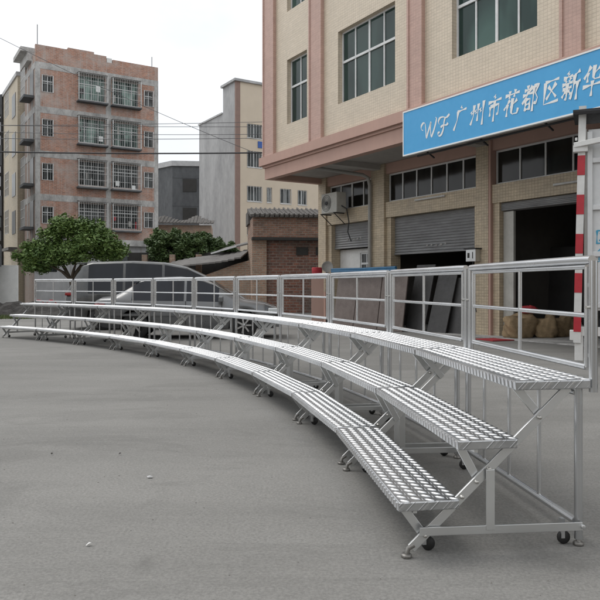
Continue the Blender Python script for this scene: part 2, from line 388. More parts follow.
    MB().tube([(-xi, ya, 1.235), (xi, ya, 1.235)], .0135, 10).build('middle_rail', M['tube'], r)
    MB().tube([(-xi, ya, .955), (xi, ya, .955)], .018, 12).build('bottom_rail', M['tube'], r)
    MB().tube([(0, ya, .965), (0, ya, 1.49)], .0125, 10).build('baluster', M['tube'], r)
    for sg in (-1, 1):
        MB().tube([(sg * xr, ya, .83), (sg * xr, ya, 1.53)], .0225, 14).build('post', M['post'], r)
        m = MB(); m.tube([(sg * xi, ya, .955), (sg * xi, ya, 1.50)], .015, 10)
        m.bar((sg * xi, ya, 1.40), (sg * xr, ya, 1.40), .01, .02, (0, 1, 0)); m.bar((sg * xi, ya, 1.02), (sg * xr, ya, 1.02), .01, .02, (0, 1, 0))
        m.build('stile', M['tube'], r)
        MB().tube([(sg * xr, ya - .01, 1.28), (sg * xr, ya + .04, 1.28)], .009, 8).build('clamp_bolt', M['bolt'], r)
        m = MB(); m.lathe([(0, .07), (.02, .07), (.02, .04), (.008, .04)], (sg * xr, ya - .02, .86), (0, -1, 0), 8)
        m.build('clamp_bolt', M['bolt'], r)
    return t
HEADS = [0.1205, 0.2102, 0.3044, 0.3935, 0.4775, 0.5694, 0.668, 0.7595, 0.8451, 0.9299]
LAB = ['nearest folding aluminium riser section, its open end with braces facing the camera at right',
       'second folding riser section from the near end, in front of the half open shutter',
       'third folding riser section from the near end, railing in front of the brown boards',
       'fourth folding riser section from the near end, railing in front of the brick hut corner',
       'fifth folding riser section from the near end, railing against the dark red brick wall',
       'sixth folding riser section from the near end, in front of the silver car bonnet',
       'seventh folding riser section from the near end, in front of the silver car front door',
       'fourth riser section from the far left end, in front of the silver car rear wheel',
       'third riser section from the far left end, before the van tail lamp',
       'second folding riser section from the far left end, just left of the van',]
LAB.append('')
riser = None
px_, py_ = 1.539, 3.583
for k in range(10):
    a = HEADS[k]; L0 = 1.8496
    hx, hy = -math.sin(a), math.cos(a)
    mx, my = px_ + hx * L0 / 2, py_ + hy * L0 / 2
    if k < 2: o = make_riser(k == 0); riser = o
    else: o = copy_tree(riser)
    o.location = (mx, my, 0); o.rotation_euler = (0, 0, a + math.pi / 2)
    o['label'] = LAB[k] if k < 9 else 'farthest folding riser section at the left end of the curved row, by the tree trunk'
    px_ += hx * L0; py_ += hy * L0

# ------------------------------------------------------------ factory
FX = (-1.217, 24.55, 0); FR = math.atan2(-.851, .525)
Fm = Matrix.Translation(FX) @ Matrix.Rotation(FR, 4, 'Z')
def fworld(u, y, z=0): return Fm @ Vector((u, y, z))
fac = thing('factory_building', 'cream tiled factory with pink pilasters and an upper storey overhanging shuttered workshops', 'building', FX, FR)
UM = 27.; DEP = 13.
bays = [(.71, 3.06), (3.75, 7.86), (8.41, 12.56), (13.05, 17.25), (17.8, 21.9)]
wins = [(1.47, 2.75, 2), (4.52, 7.22, 4), (9.37, 11.9, 4), (14.1, 16.7, 4), (18.7, 21.2, 4)]
rows = [(6.9, 9.1), (10.75, 12.95), (14.6, 16.8)]
holes = [(a, b, c, d) for a, b, n in wins for c, d in rows]
MB().wall(0, UM, 5.98, 18.4, 0, holes, .22).build('upper_wall', M['tile'], fac)
m = MB(); m.box(-.001, UM, .3, DEP, 5.6, 18.3); m.build('upper_core', M['concrete'], fac)
m = MB(); m.add([(0, 0, 5.98), (0, .3, 5.98), (0, .3, 18.4), (0, 0, 18.4)], [(0, 3, 2, 1)]); m.build('end_wall', M['tile'], fac)
for a, b in ((-.03, .71), (3.06, 3.75), (7.86, 8.41), (12.56, 13.05), (17.25, 17.8), (21.9, 22.5)):
    m = MB(); m.box(a, b, -.12, -.003, 5.985, 18.5); m.box(a + .0, a + .07, -.15, -.121, 5.985, 18.5); m.build('pilaster', M['pinktile'], fac)
m = MB(); m.box(-.2, UM, -.20, .28, 5.68, 5.978); m.box(-.10, UM, -.1, .28, 5.60, 5.679); m.build('cornice', M['pink'], fac)
m = MB(); m.box(-.04, UM, -.04, .22, 5.20, 5.598); m.box(-.04, .22, .221, DEP, 5.20, 5.598); m.build('fascia', M['pink'], fac)
m = MB(); m.box(.221, UM, .221, 2.3, 5.40, 5.55); m.build('soffit', M['soffit'], fac)
for c in (3.6, 8.2, 12.85, 17.5): MB().box(c - .16, c + .16, .222, 2.29, 5.22, 5.399).build('soffit_beam', M['soffit'], fac)
def window(x0, x1, z0, z1, n, y, gm, transom=.58, fr=.05, parent=fac, name='window', gl=None):
    m = MB(); t = .05
    m.box(x0, x1, y - t, y, z0, z0 + fr); m.box(x0, x1, y - t, y, z1 - fr, z1)
    m.box(x0, x0 + fr, y - t, y, z0 + fr, z1 - fr); m.box(x1 - fr, x1, y - t, y, z0 + fr, z1 - fr)
    w = (x1 - x0)
    for i in range(1, n):
        c = x0 + w * i / n; e = fr * (.75 if (n == 4 and i == 2) else .45)
        m.box(c - e, c + e, y - t * .98, y - .002, z0 + fr, z1 - fr)
    if transom:
        zt = z0 + (z1 - z0) * transom; m.box(x0 + fr, x1 - fr, y - t * 1.3, y - .004, zt - .035, zt + .035)
    o = m.build(name, M['white_metal'], parent)
    g = MB(); g.box(x0 + .01, x1 - .01, y - .022, y - .01, z0 + .01, z1 - .01); g.build('pane', gm, o)
    return o
for i, (a, b, n) in enumerate(wins):
    for j, (c, d) in enumerate(rows):
        window(a, b, c, d, n, .21, M['glass_teal'] if (i == 2 or j > 0 or i == 3) else M['glass'])
# ground storey
G = 2.3
pill = [(0, .5), (3.25, 3.95), (8.0, 8.45), (12.6, 13.1), (17.3, 17.8)]
for k, (a, b) in enumerate(pill):
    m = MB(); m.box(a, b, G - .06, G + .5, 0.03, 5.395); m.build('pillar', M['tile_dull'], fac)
MB().box(-.005, .505, G - .066, G + .3, 0.02, 1.15).build('pillar_base', M['pink'], fac)
MB().box(8.452, 8.53, G - .05, G + .4, 0.03, 5.39).build('pillar_edge', M['pink'], fac)
lb = [(.5, 3.25), (3.95, 8.0), (8.53, 12.6), (13.1, 17.3)]
for k, (a, b) in enumerate(lb):
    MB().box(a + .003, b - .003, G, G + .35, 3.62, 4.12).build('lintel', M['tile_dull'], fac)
    MB().box(a + .003, b - .003, G + .02, G + .3, 5.06, 5.398).build('head_beam', M['pink'], fac)
    n = (4, 6, 5, 5)[k]
    window(a + .02, b - .02, 4.125, 5.055, n, G + .2, M['glass_low'], None, .05)
    # jamb returns
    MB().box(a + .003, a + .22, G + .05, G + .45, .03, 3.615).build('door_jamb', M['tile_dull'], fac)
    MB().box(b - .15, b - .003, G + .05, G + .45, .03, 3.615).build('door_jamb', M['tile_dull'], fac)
# rooms behind
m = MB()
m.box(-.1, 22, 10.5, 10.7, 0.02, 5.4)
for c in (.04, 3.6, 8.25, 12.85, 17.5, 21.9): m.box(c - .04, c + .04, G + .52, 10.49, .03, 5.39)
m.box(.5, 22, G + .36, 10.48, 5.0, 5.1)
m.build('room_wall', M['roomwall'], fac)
MB().box(.0, 22, G - .6, 10.4, .004, .03).build('floor_slab', M['concrete'], fac)
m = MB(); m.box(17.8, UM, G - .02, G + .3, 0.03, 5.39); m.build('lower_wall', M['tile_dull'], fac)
def shutter(a, b, z, name='roller_shutter'):
    m = MB(); m.add([(a, G + .22, z), (b, G + .22, z), (b, G + .22, 3.612), (a, G + .22, 3.612)], [(0, 1, 2, 3)])
    m.box(a, b, G + .19, G + .24, z - .06, z - .002)
    o = m.build(name, M['steel_shutter'], fac); return o
s1 = shutter(.73, 3.09, 2.78); s2 = shutter(4.18, 7.84, 2.44); shutter(13.33, 17.14, .1)
m = MB(); m.box(8.74, 12.44, G + .12, G + .44, 3.40, 3.61); m.build('shutter_housing', M['steel_shutter'], fac)
MB().box(8.76, 9.1, G + .2, G + .28, .03, 3.38).build('door_leaf', M['ac'], fac)
# small marks on the two shutters
for so, c0, z0 in ((s1, 1.9, 3.02), (s2, 6.1, 2.6)):
    rr = random.Random(3)
    for i in range(5):
        x = c0 + (i - 2) * .2; z_ = z0 + rr.uniform(-.01, .03); MB().box(x, x + rr.uniform(.04, .1), G + .195, G + .199, z_, z_ + rr.uniform(.03, .06)).build('faded_marking', M['pipe'], so)
# white partition with window in the first bay
m = MB(); m.wall(.73, 3.09, .03, 2.7, G + .45, [(1.95, 3.0, 1.0, 2.55)], .1); m.build('partition', M['white_paint'], fac)
window(1.95, 3.0, 1.0, 2.55, 3, G + .54, M['glass_low'], .75)
# drain pipe
m = MB(); x = 3.3
m.tube([(x, G - .15, .1), (x, G - .15, 4.75), (x - .02, G - .2, 5.0), (x - .12, G - .35, 5.1), (x - .9, .55, 5.33)], .062, 10)
m.build('drain_pipe', M['pipe'], fac)

# ---- sign
SG = thing('shop_sign', 'long blue signboard with white lettering mounted across the pink fascia', 'sign', tuple(fworld(7.98, -.34, 4.76)), FR)
m = MB(); m.box(0, 15.5, 0, .07, 0, 1.08); m.build('sign_board', M['sign_blue'], SG)
m = MB(); m.box(-.03, 15.53, -.012, .08, 1.081, 1.115); m.box(-.03, 15.53, -.012, .08, -.035, -.001); m.box(-.03, -.001, -.012, .08, -.001, 1.081); m.build('sign_frame', M['sign_white'], SG)
m = MB()
for i in range(9): m.bar((.6 + i * 1.8, .08, .1), (.6 + i * 1.8, .5, -.12), .03, .03); m.bar((.6 + i * 1.8, .08, .9), (.6 + i * 1.8, .3, .9), .03, .03)
m.bar((.3, .2, -.06), (15.2, .2, -.06), .04, .04, (0, 1, 0)); m.build('sign_bracket', M['black'], SG)
CH = {
 '广': [[(46, 96), (56, 86)], [(22, 76), (88, 82)], [(27, 78), (25, 42), (4, 2)]],
 '州': [[(22, 84), (20, 38), (4, 6)], [(4, 60), (11, 48)], [(52, 86), (50, 16)], [(34, 62), (40, 48)], [(66, 64), (73, 50)], [(88, 92), (87, -4)]],
 '市': [[(46, 98), (54, 86)], [(8, 74), (94, 80)], [(24, 58), (24, 20)], [(24, 57), (80, 61), (78, 20), (68, 25)], [(51, 78), (50, -4)]],
 '花': [[(6, 80), (94, 85)], [(34, 96), (33, 68)], [(68, 98), (62, 70)], [(38, 62), (4, 28)], [(25, 46), (24, 0)], [(84, 58), (44, 32)], [(55, 66), (53, 14), (62, 5), (90, 6), (94, 24)]],
 '都': [[(10, 79), (50, 83)], [(30, 97), (30, 64)], [(2, 61), (60, 66)], [(56, 90), (2, 32)], [(22, 44), (21, 4)], [(22, 44), (48, 46), (47, 4)], [(22, 26), (46, 28)], [(22, 8), (46, 9)], [(67, 90), (66, -4)], [(67, 87), (92, 90), (77, 62), (92, 42), (84, 22), (72, 28)]],
 '区': [[(12, 86), (88, 90)], [(14, 86), (13, 8), (94, 12)], [(74, 76), (26, 24)], [(32, 70), (80, 26)]],
 '新': [[(27, 99), (34, 89)], [(6, 81), (54, 85)], [(17, 76), (23, 64)], [(45, 79), (38, 65)], [(2, 58), (57, 62)], [(6, 42), (54, 46)], [(30, 61), (30, 2), (22, 9)], [(24, 36), (6, 14)], [(37, 36), (52, 20)], [(92, 95), (66, 82)], [(66, 84), (65, 40), (52, 2)], [(66, 56), (99, 60)], [(84, 58), (83, -4)]],
 '华': [[(36, 96), (6, 58)], [(24, 76), (24, 44)], [(88, 90), (48, 64)], [(55, 97), (53, 58), (61, 50), (86, 51), (91, 64)], [(4, 30), (98, 34)], [(51, 46), (50, -6)]],
 '国': [[(14, 92), (12, 2)], [(13, 91), (88, 92), (87, 2)], [(28, 72), (72, 73)], [(32, 50), (68, 51)], [(24, 26), (76, 27)], [(50, 72), (50, 26)], [(60, 44), (67, 35)], [(12, 6), (88, 7)]],
 '货': [[(34, 98), (6, 70)], [(22, 84), (22, 60)], [(84, 90), (48, 72)], [(56, 98), (54, 68), (86, 66), (88, 76)], [(24, 52), (24, 18)], [(24, 52), (78, 53), (77, 18)], [(50, 42), (46, 20), (8, 0)], [(58, 18), (92, 0)]],
}
def strokes(m, ch, x, z, w, h, y, wid=8., slant=.14, rise=.0):
    for si, st in enumerate(CH[ch]):
        P = []
        for k in range(len(st) - 1):
            for q in range(5):
                t = q / 5; P.append((st[k][0] * (1 - t) + st[k + 1][0] * t, st[k][1] * (1 - t) + st[k + 1][1] * t))
        P.append(st[-1]); n = len(P); top = []; bot = []
        for k, (a, b) in enumerate(P):
            a0, b0 = P[max(k - 1, 0)]; a1, b1 = P[min(k + 1, n - 1)]
            d = math.hypot(a1 - a0, b1 - b0); nx, nz = -(b1 - b0) / d, (a1 - a0) / d
            t = k / (n - 1); ww = wid * (1.0 if abs(a1 - a0) < abs(b1 - b0) else .78) * (.8 + .35 * math.cos(t * 6.3) - .38 * t) * .5
            top.append((a + nx * ww, b + nz * ww)); bot.append((a - nx * ww, b - nz * ww))
        vs = [(x + (a / 100 + slant * (b - 50) / 100) * w, y - .0008 * si, z + (b / 100 + rise * a / 100) * h) for a, b in top + bot]
        m.add(vs, [(k + n, k + 1 + n, k + 1, k) for k in range(n - 1)])
def sign_u(px, yl=-.34):
    r = (px - 300) / F; ox, oy = -1.217 + .851 * yl, 24.55 + .525 * yl
    return (r * oy - ox) / (.525 + .851 * r)
for ch, px in zip('广州市花都区新华', (461, 478, 494.5, 512, 531, 551.5, 571.5, 593)):
    m = MB(); u = sign_u(px) - 7.98; strokes(m, ch, u - .22, .27, .43, .55, -.004, 17, .17)
    m.build('character', M['sign_white'], SG)
# script W and F emblem drawn with a broad nib
def nib(m, pts, x, z, s, y, w=6.5, ang=50):
    # catmull-rom through pts
    Q = []
    for k in range(len(pts) - 1):
        p0 = pts[max(k - 1, 0)]; p1 = pts[k]; p2 = pts[k + 1]; p3 = pts[min(k + 2, len(pts) - 1)]
        for q in range(8):
            t = q / 8
            Q.append(tuple(.5 * (2 * p1[i] + (p2[i] - p0[i]) * t + (2 * p0[i] - 5 * p1[i] + 4 * p2[i] - p3[i]) * t * t + (3 * p1[i] - p0[i] - 3 * p2[i] + p3[i]) * t ** 3) for i in (0, 1)))
    Q.append(pts[-1]); n = len(Q); A = []; B = []
    ca, sa = math.cos(math.radians(-ang)), math.sin(math.radians(-ang))
    for k, (a, b) in enumerate(Q):
        a0, b0 = Q[max(k - 1, 0)]; a1, b1 = Q[min(k + 1, n - 1)]; d = math.hypot(a1 - a0, b1 - b0) + 1e-6
        nx, nz = -(b1 - b0) / d, (a1 - a0) / d; ww = (1.3 + w * abs(nx * ca * -1 + nz * sa * -1) ** 2) * .5 * 1.3
        A.append((a + nx * ww, b + nz * ww)); B.append((a - nx * ww, b - nz * ww))
    m.add([(x + a / 100 * s, y, z + b / 100 * s) for a, b in A + B], [(k + n, k + 1 + n, k + 1, k) for k in range(n - 1)])
lu = sign_u(420) - 7.98
m = MB(); s = .57
nib(m, [(14, 56), (4, 62), (2, 76), (14, 88), (26, 84), (30, 66), (32, 40), (34, 20), (44, 40), (56, 66), (64, 84), (60, 62), (62, 34), (66, 20), (80, 42), (92, 70), (98, 92), (92, 98)], lu + .04, .17, s, -.004)
nib(m, [(116, 62), (110, 74), (118, 88), (136, 90), (158, 84), (176, 94)], lu + .04, .17, s, -.0055)
nib(m, [(152, 86), (144, 66), (140, 40), (128, 18), (112, 14), (108, 26), (118, 30)], lu + .04, .17, s, -.007)
nib(m, [(124, 48), (138, 54), (158, 52), (168, 58)], lu + .04, .17, s, -.0085)
m.build('emblem', M['sign_white'], SG)
# lamp arm below sign at the right
# ---- AC unit
A = thing('air_conditioner', 'boxy outdoor air conditioning unit on wall brackets beside the drain pipe', 'air conditioner', tuple(fworld(1.55, G - .42, 3.95)), FR)
A.scale = (1.15, 1.15, 1.15)
MB().box(-.42, .42, -.18, .18, 0, .62).build('casing', M['ac'], A, bevel=.02)
m = MB(); m.lathe([(.01, -.19), (.06, -.2), (.07, -.185)], (-.13, 0, .31), (0, 1, 0), 16)
for r in (.1, .15, .2, .25): m.lathe([(r - .006, -.185), (r, -.197), (r + .006, -.185)], (-.13, 0, .31), (0, 1, 0), 20)
m.build('fan_grille', M['black'], A)
m = MB(); m.bar((-.35, .15, -.02), (-.35, -.25, -.02), .03, .03); m.bar((.35, .15, -.02), (.35, -.25, -.02), .03, .03); m.bar((-.35, .18, -.35), (-.35, -.22, -.03), .02, .02); m.bar((.35, .18, -.35), (.35, -.22, -.03), .02, .02)
m.build('bracket', M['black'], A)
m = MB(); m.tube([(.42, 0, .2), (.55, .1, .1), (.6, .15, -.3), (.5, .18, -.6), (.65, .2, -.9)], .018, 6); m.build('hose', M['black'], A)
# ---- fluorescent strips
for (u, lab, z) in ((6.1, 'thin fluorescent strip light on the beam over the half open shutter', 4.02), (11.2, 'thin fluorescent strip light on the beam over the open workshop', 3.86)):
    T = thing('strip_light', lab, 'strip light', tuple(fworld(u, G - .05, z)), FR, 'strip lights on the lintel beams')
    MB().tube([(-.62, -.03, 0), (.62, -.03, 0)], .016, 8).build('tube', M['white_paint'], T); MB().box(-.65, .65, -.012, .045, -.02, .03).build('batten', M['white_metal'], T)
# ---- meter box on pillar
B = thing('meter_box', 'small weathered metal utility box with rain hood on the tiled pillar', 'utility box', tuple(fworld(7.98, G - .17, 2.05)), FR)
MB().box(-.16, .20, -.09, .1, 0, .34).build('casing', M['alu'], B, bevel=.006)
m = MB(); m.box(-.20, .25, -.14, .1, .342, .37); m.tube([(.02, 0, 0), (.02, 0, -.9), (.1, .05, -1.4)], .015, 6); m.build('hood', M['black'], B)
m = MB(); m.box(-.1, -.02, -.094, -.091, .1, .24); m.box(.08, .11, -.094, -.091, .08, .26); m.build('dial', M['dark'], B)

# ---- leaning boards and blue tubes
def board(label, p, q, h, lean, mat, name='leaning_board', grp=None, th=.04):
    p, q = Vector(p), Vector(q); d = (q - p).normalized(); nrm = Vector((-d.y, d.x)) if Vector((-d.y, d.x)).y > 0 else Vector((d.y, -d.x))
    T = MB(); L_ = (q - p).length
    T.hexa([(0, 0, 0), (L_, 0, 0), (L_, th, 0), (0, th, 0), (0, lean, h), (L_, lean, h), (L_, lean + th, h), (0, lean + th, h)])
    o = T.build(name, mat, bevel=.004); o.location = (p.x, p.y, .012); o.rotation_euler.z = math.atan2(d.y, d.x); o['label'] = label; o['category'] = 'board'
    if grp: o['group'] = grp
    return o
gb = 'brown mottled boards leaning in the yard'
board('wide mottled brown board farthest left in the leaning row under the blue tubes', (1.12, 23.3), (1.72, 22.35), 1.72, .25, M['slab'], grp=gb)
board('mottled brown board in the middle of the leaning row under the blue tubes', (1.74, 22.3), (2.38, 21.25), 1.78, .25, M['slab'], grp=gb)
board('mottled brown board at the right end of the leaning row under the blue tubes', (2.40, 21.2), (3.02, 20.2), 1.74, .25, M['slab'], grp=gb)
gd = 'dark boards leaning at the shutter opening'
board('dark narrow board nearest the brown boards at the shutter opening', (3.18, 20.6), (3.62, 19.95), 2.0, .5, M['darkslab'], grp=gd)
board('tall dark board between two others at the shutter opening', (3.70, 19.9), (4.12, 19.3), 1.85, .55, M['darkslab'], grp=gd)
board('dark board nearest the meter box at the shutter opening', (4.18, 19.5), (4.5, 19.0), 1.6, .4, M['darkslab'], grp=gd)
for i, (lab, dy, dz) in enumerate((('blue plastic tube lying along the front of the brown boards', 0, 0), ('blue plastic tube lying uppermost on the brown boards', .05, .07), ('blue plastic tube lying along the back of the brown boards', .10, .0))):
    p0 = Vector((1.1, 23.42 + dy, 1.86 + dz)); p1 = Vector((2.9, 20.5 + dy, 1.86 + dz)); mid = (p0 + p1) / 2 + Vector((0, 0, -.015))
    MB().tube([p0, mid, p1], .045, 8).build('blue_tube', M['bluepipe'], label=lab, category='tube', group='blue tubes on top of the boards')
# disc and red object by corner pillar
D = thing('satellite_dish', 'grey round dish by the corner pillar of the factory', 'satellite dish', (.97, 24.6, 0), 0)
MB().tube([(0, 0, 0), (0, 0, 1.9)], .03, 8).build('mast', M['black'], D)
MB().lathe([(0, .05), (.1, .04), (.16, .01), (.20, -.04), (.205, -.04), (.16, .025), (0, .065)], (.02, -.1, 2.05), (.15, 1, -.2), 20).build('dish', M['pipe'], D)
MB().lathe([(0, 0), (.17, .0), (.19, .02), (.19, .30), (.17, .32), (0, .32)], (.62, 24.75, 1.72), (0, 0, 1), 16).build('red_bucket', M['redcloth'], label='faded red bucket standing on the plinth beside the factory corner pillar', category='bucket')
MB().box(.42, .86, 24.6, 24.95, 0, 1.715).build('concrete_plinth', M['pink'], label='pinkish plinth at the foot of the factory corner pillar', category='plinth')

# ---- sacks
def sack(label, x, y, rx, ry, h, mat, rz=0, cat='sack', name='jute_sack', grp='sacks at the open workshop door', z0=.03, seed=1):
    rr = random.Random(seed); m = MB(); nu, nv = 40, 24; vs = []; fs = []
    for j in range(nv + 1):
        t = j / nv
        if cat == 'sack':
            prof = (.86 + .14 * math.sin(math.pi * min(1, t * 1.15)) ** .7) if t < .86 else (.84 if t < .93 else (.6 if t < .99 else .05))
            if t == 0: prof = .8
        else: prof = math.sin(math.pi * min(t * 1.04, 1) ** .8) ** .16 if 0 < t < 1 else (.55 if t == 0 else .08)
        for i in range(nu):
            a = 2 * math.pi * i / nu; w = (1 + .10 * math.sin(3 * a + seed + 4 * t) + .05 * math.sin(7 * a + 9 * t + seed) + .05 * math.sin(11 * a - 5 * t + seed) * t + .04 * math.sin(5 * a + 17 * t) + rr.uniform(-.02, .02)) / max(abs(math.cos(a)) ** 3 + abs(math.sin(a)) ** 3, .6) ** .33
            vs.append((math.cos(a) * rx * prof * w, math.sin(a) * ry * prof * w, h * (min(t, .9) if cat == 'sack' else t) * (1 + .14 * math.sin(a + seed)) + .05 * math.sin(2 * a + seed) * t))
    for j in range(nv):
        for i in range(nu): fs.append((j * nu + i, j * nu + (i + 1) % nu, (j + 1) * nu + (i + 1) % nu, (j + 1) * nu + i))
    m.add(vs, fs, True); m.add([vs[nv * nu + i] for i in range(nu)], [tuple(range(nu))])
    o = m.build(name, mat, loc=(x, y, z0), rz=rz); o['label'] = label; o['category'] = cat
    if grp: o['group'] = grp
    return o
sack('bulging jute sack at the left of the open workshop doorway', 5.72, 17.75, .42, .28, .66, M['sack'], .3, seed=1)
sack('narrow jute sack in the middle of the doorway sacks', 6.42, 17.8, .27, .25, .58, M['sack'], -.2, seed=2)
sack('slumped jute sack to the right of the narrow doorway sack', 6.95, 18.2, .34, .3, .54, M['sack'], .5, seed=3)
sack('crumpled red cloth bundle on top of the doorway sacks', 6.0, 17.8, .25, .18, .16, M['redcloth'], 0, 'cloth', 'cloth_bundle', None, .66, 4)
sack('low brown sack furthest right beside the white jug', 7.5, 18.75, .25, .22, .45, M['sack'], 0, seed=6)
m = MB(); m.lathe([(0, 0), (.14, 0), (.15, .02), (.15, .26), (.06, .33), (.05, .38), (0, .38)], (7.42, 18.05, .03), (0, 0, 1), 16); m.build('plastic_jug', M['white_paint'], label='white plastic jug standing on the workshop floor right of the sacks', category='jug')
MB().box(-.4, .4, -.35, .35, 0, .02).build('door_mat', M['redcloth'], loc=(5.0, 17.3, .005), rz=.4, label='flat red mat on the ground before the doorway pillar', category='mat')
MB().box(-.7, .7, -.5, .5, 0, .02).build('door_mat', M['redcloth'], loc=(5.9, 10.6, .005), rz=.1, label='dark red mat on the ground beneath the truck edge', category='mat')
board('tall dark panel standing inside the open workshop', (6.9, 20.6), (8.3, 18.6), 2.5, .15, M['darkslab'], 'wall_panel')

# ------------------------------------------------------------ box truck at the right
TR = thing('box_truck', 'white box truck with red and white striped corner post at the right edge', 'truck', (4.93, 12.0, 0), -.42)
MB().box(.14, 5.6, .1, 2.5, .95, 4.15).build('cargo_box', M['truck_white'], TR, bevel=.01)
m = MB()
for z in (1.0, 1.9, 2.72, 3.55): m.box(.14, 5.5, .045, .098, z, z + .09)
for x in (.125, 1.5, 2.8, 4.1, 5.4): m.box(x, x + .09, .03, .0975, 1.0, 4.1)
m.build('panel_rib', M['truck_white'], TR, bevel=.008)
MB().box(.075, .124, .02, .12, .85, 4.15).build('frame_edge', M['pipe'], TR)
MB().bar((-.04, .01, .38), (.055, .01, 4.55), .122, .06).build('corner_post', M['white_paint'], TR)
cp = TR.children[-1]
for k in range(5):
    zz = 3.68 - .345 - k * .69
    f0 = (zz - .38) / 4.17; f1 = (zz + .345 - .38) / 4.17
    MB().bar((-.04 + .095 * f0, -.025, zz), (-.04 + .095 * f1, -.025, zz + .345), .125, .006).build('red_stripe', M['red'], cp)
m = MB(); m.bar((-.08, -.04, 3.86), (1.1, -.3, 3.98), .09, .10, (0, 0, 1)); m.box(-.10, .14, -.08, .06, 3.74, 3.86); m.tube([(-.05, -.02, 3.95), (-.05, -.02, 4.0)], .02, 8); m.build('hinge_arm', M['white_paint'], TR, bevel=.01)
m = MB(); m.box(-.10, 2.2, -.12, .8, 4.40, 4.47); m.bar((-.08, -.1, 4.42), (.5, -.3, 4.36), .05, .05); m.build('tarp_roof', M['black'], TR)
m = MB(); m.box(.16, 5.5, .5, 2.0, .62, .80); m.box(.5, .6, .2, 2.4, .8, .948); m.build('chassis', M['black'], TR)
m = MB(); m.box(-.02, 2.4, .02, .10, .50, .66); m.box(-.16, -.04, .0, .10, .42, .60); m.box(-.08, .06, .02, .10, .06, .50); m.box(.9, 1.0, .02, .1, .1, .5)
m.build('side_guard', M['white_paint'], TR, bevel=.008)
def wheel_parts(parent, c, r, w, axis=(0, 1, 0), name='wheel', out=-1):
    t = MB().lathe([(r * .62, -w / 2), (r * .93, -w / 2), (r, -w / 3), (r, w / 3), (r * .93, w / 2), (r * .62, w / 2), (r * .62, -w / 2)], c, axis, 28).build(name, M['rubber'], parent)
    ax = Vector(axis); cc = Vector(c) + ax * out * w * .38
    m = MB(); m.lathe([(r * .55, .03), (r * .6, 0), (r * .63, -.01), (r * .63, -.05)], cc, ax * out, 28); m.lathe([(0, .02), (r * .14, .015), (r * .15, -.03)], cc, ax * out, 16)
    for k in range(7):
        a = 2 * math.pi * k / 7; dv = Vector((math.cos(a), 0, math.sin(a)))
        m.bar(cc + dv * r * .1, cc + dv * r * .59, r * .13, .03, (0, 1, 0)) if False else m.bar(cc + dv * r * .1, cc + dv * r * .59, .03, r * .12, (0, 1, 0))
    m.build('rim', M['rim'], t)
    MB().lathe([(0, 0), (r * .6, 0)], Vector(c) + ax * out * w * .1, ax * out, 20).build('brake_disc', M['black'], t)
wheel_parts(TR, (1.6, .35, .47), .47, .28); wheel_parts(TR, (4.6, .35, .47), .47, .28)
m = MB()
strokes(m, '国', .245, 2.12, .30, .26, .094, 12, 0); strokes(m, '货', .245, 1.80, .30, .24, .094, 12, 0)
m.build('lettering', M['cyan'], TR)

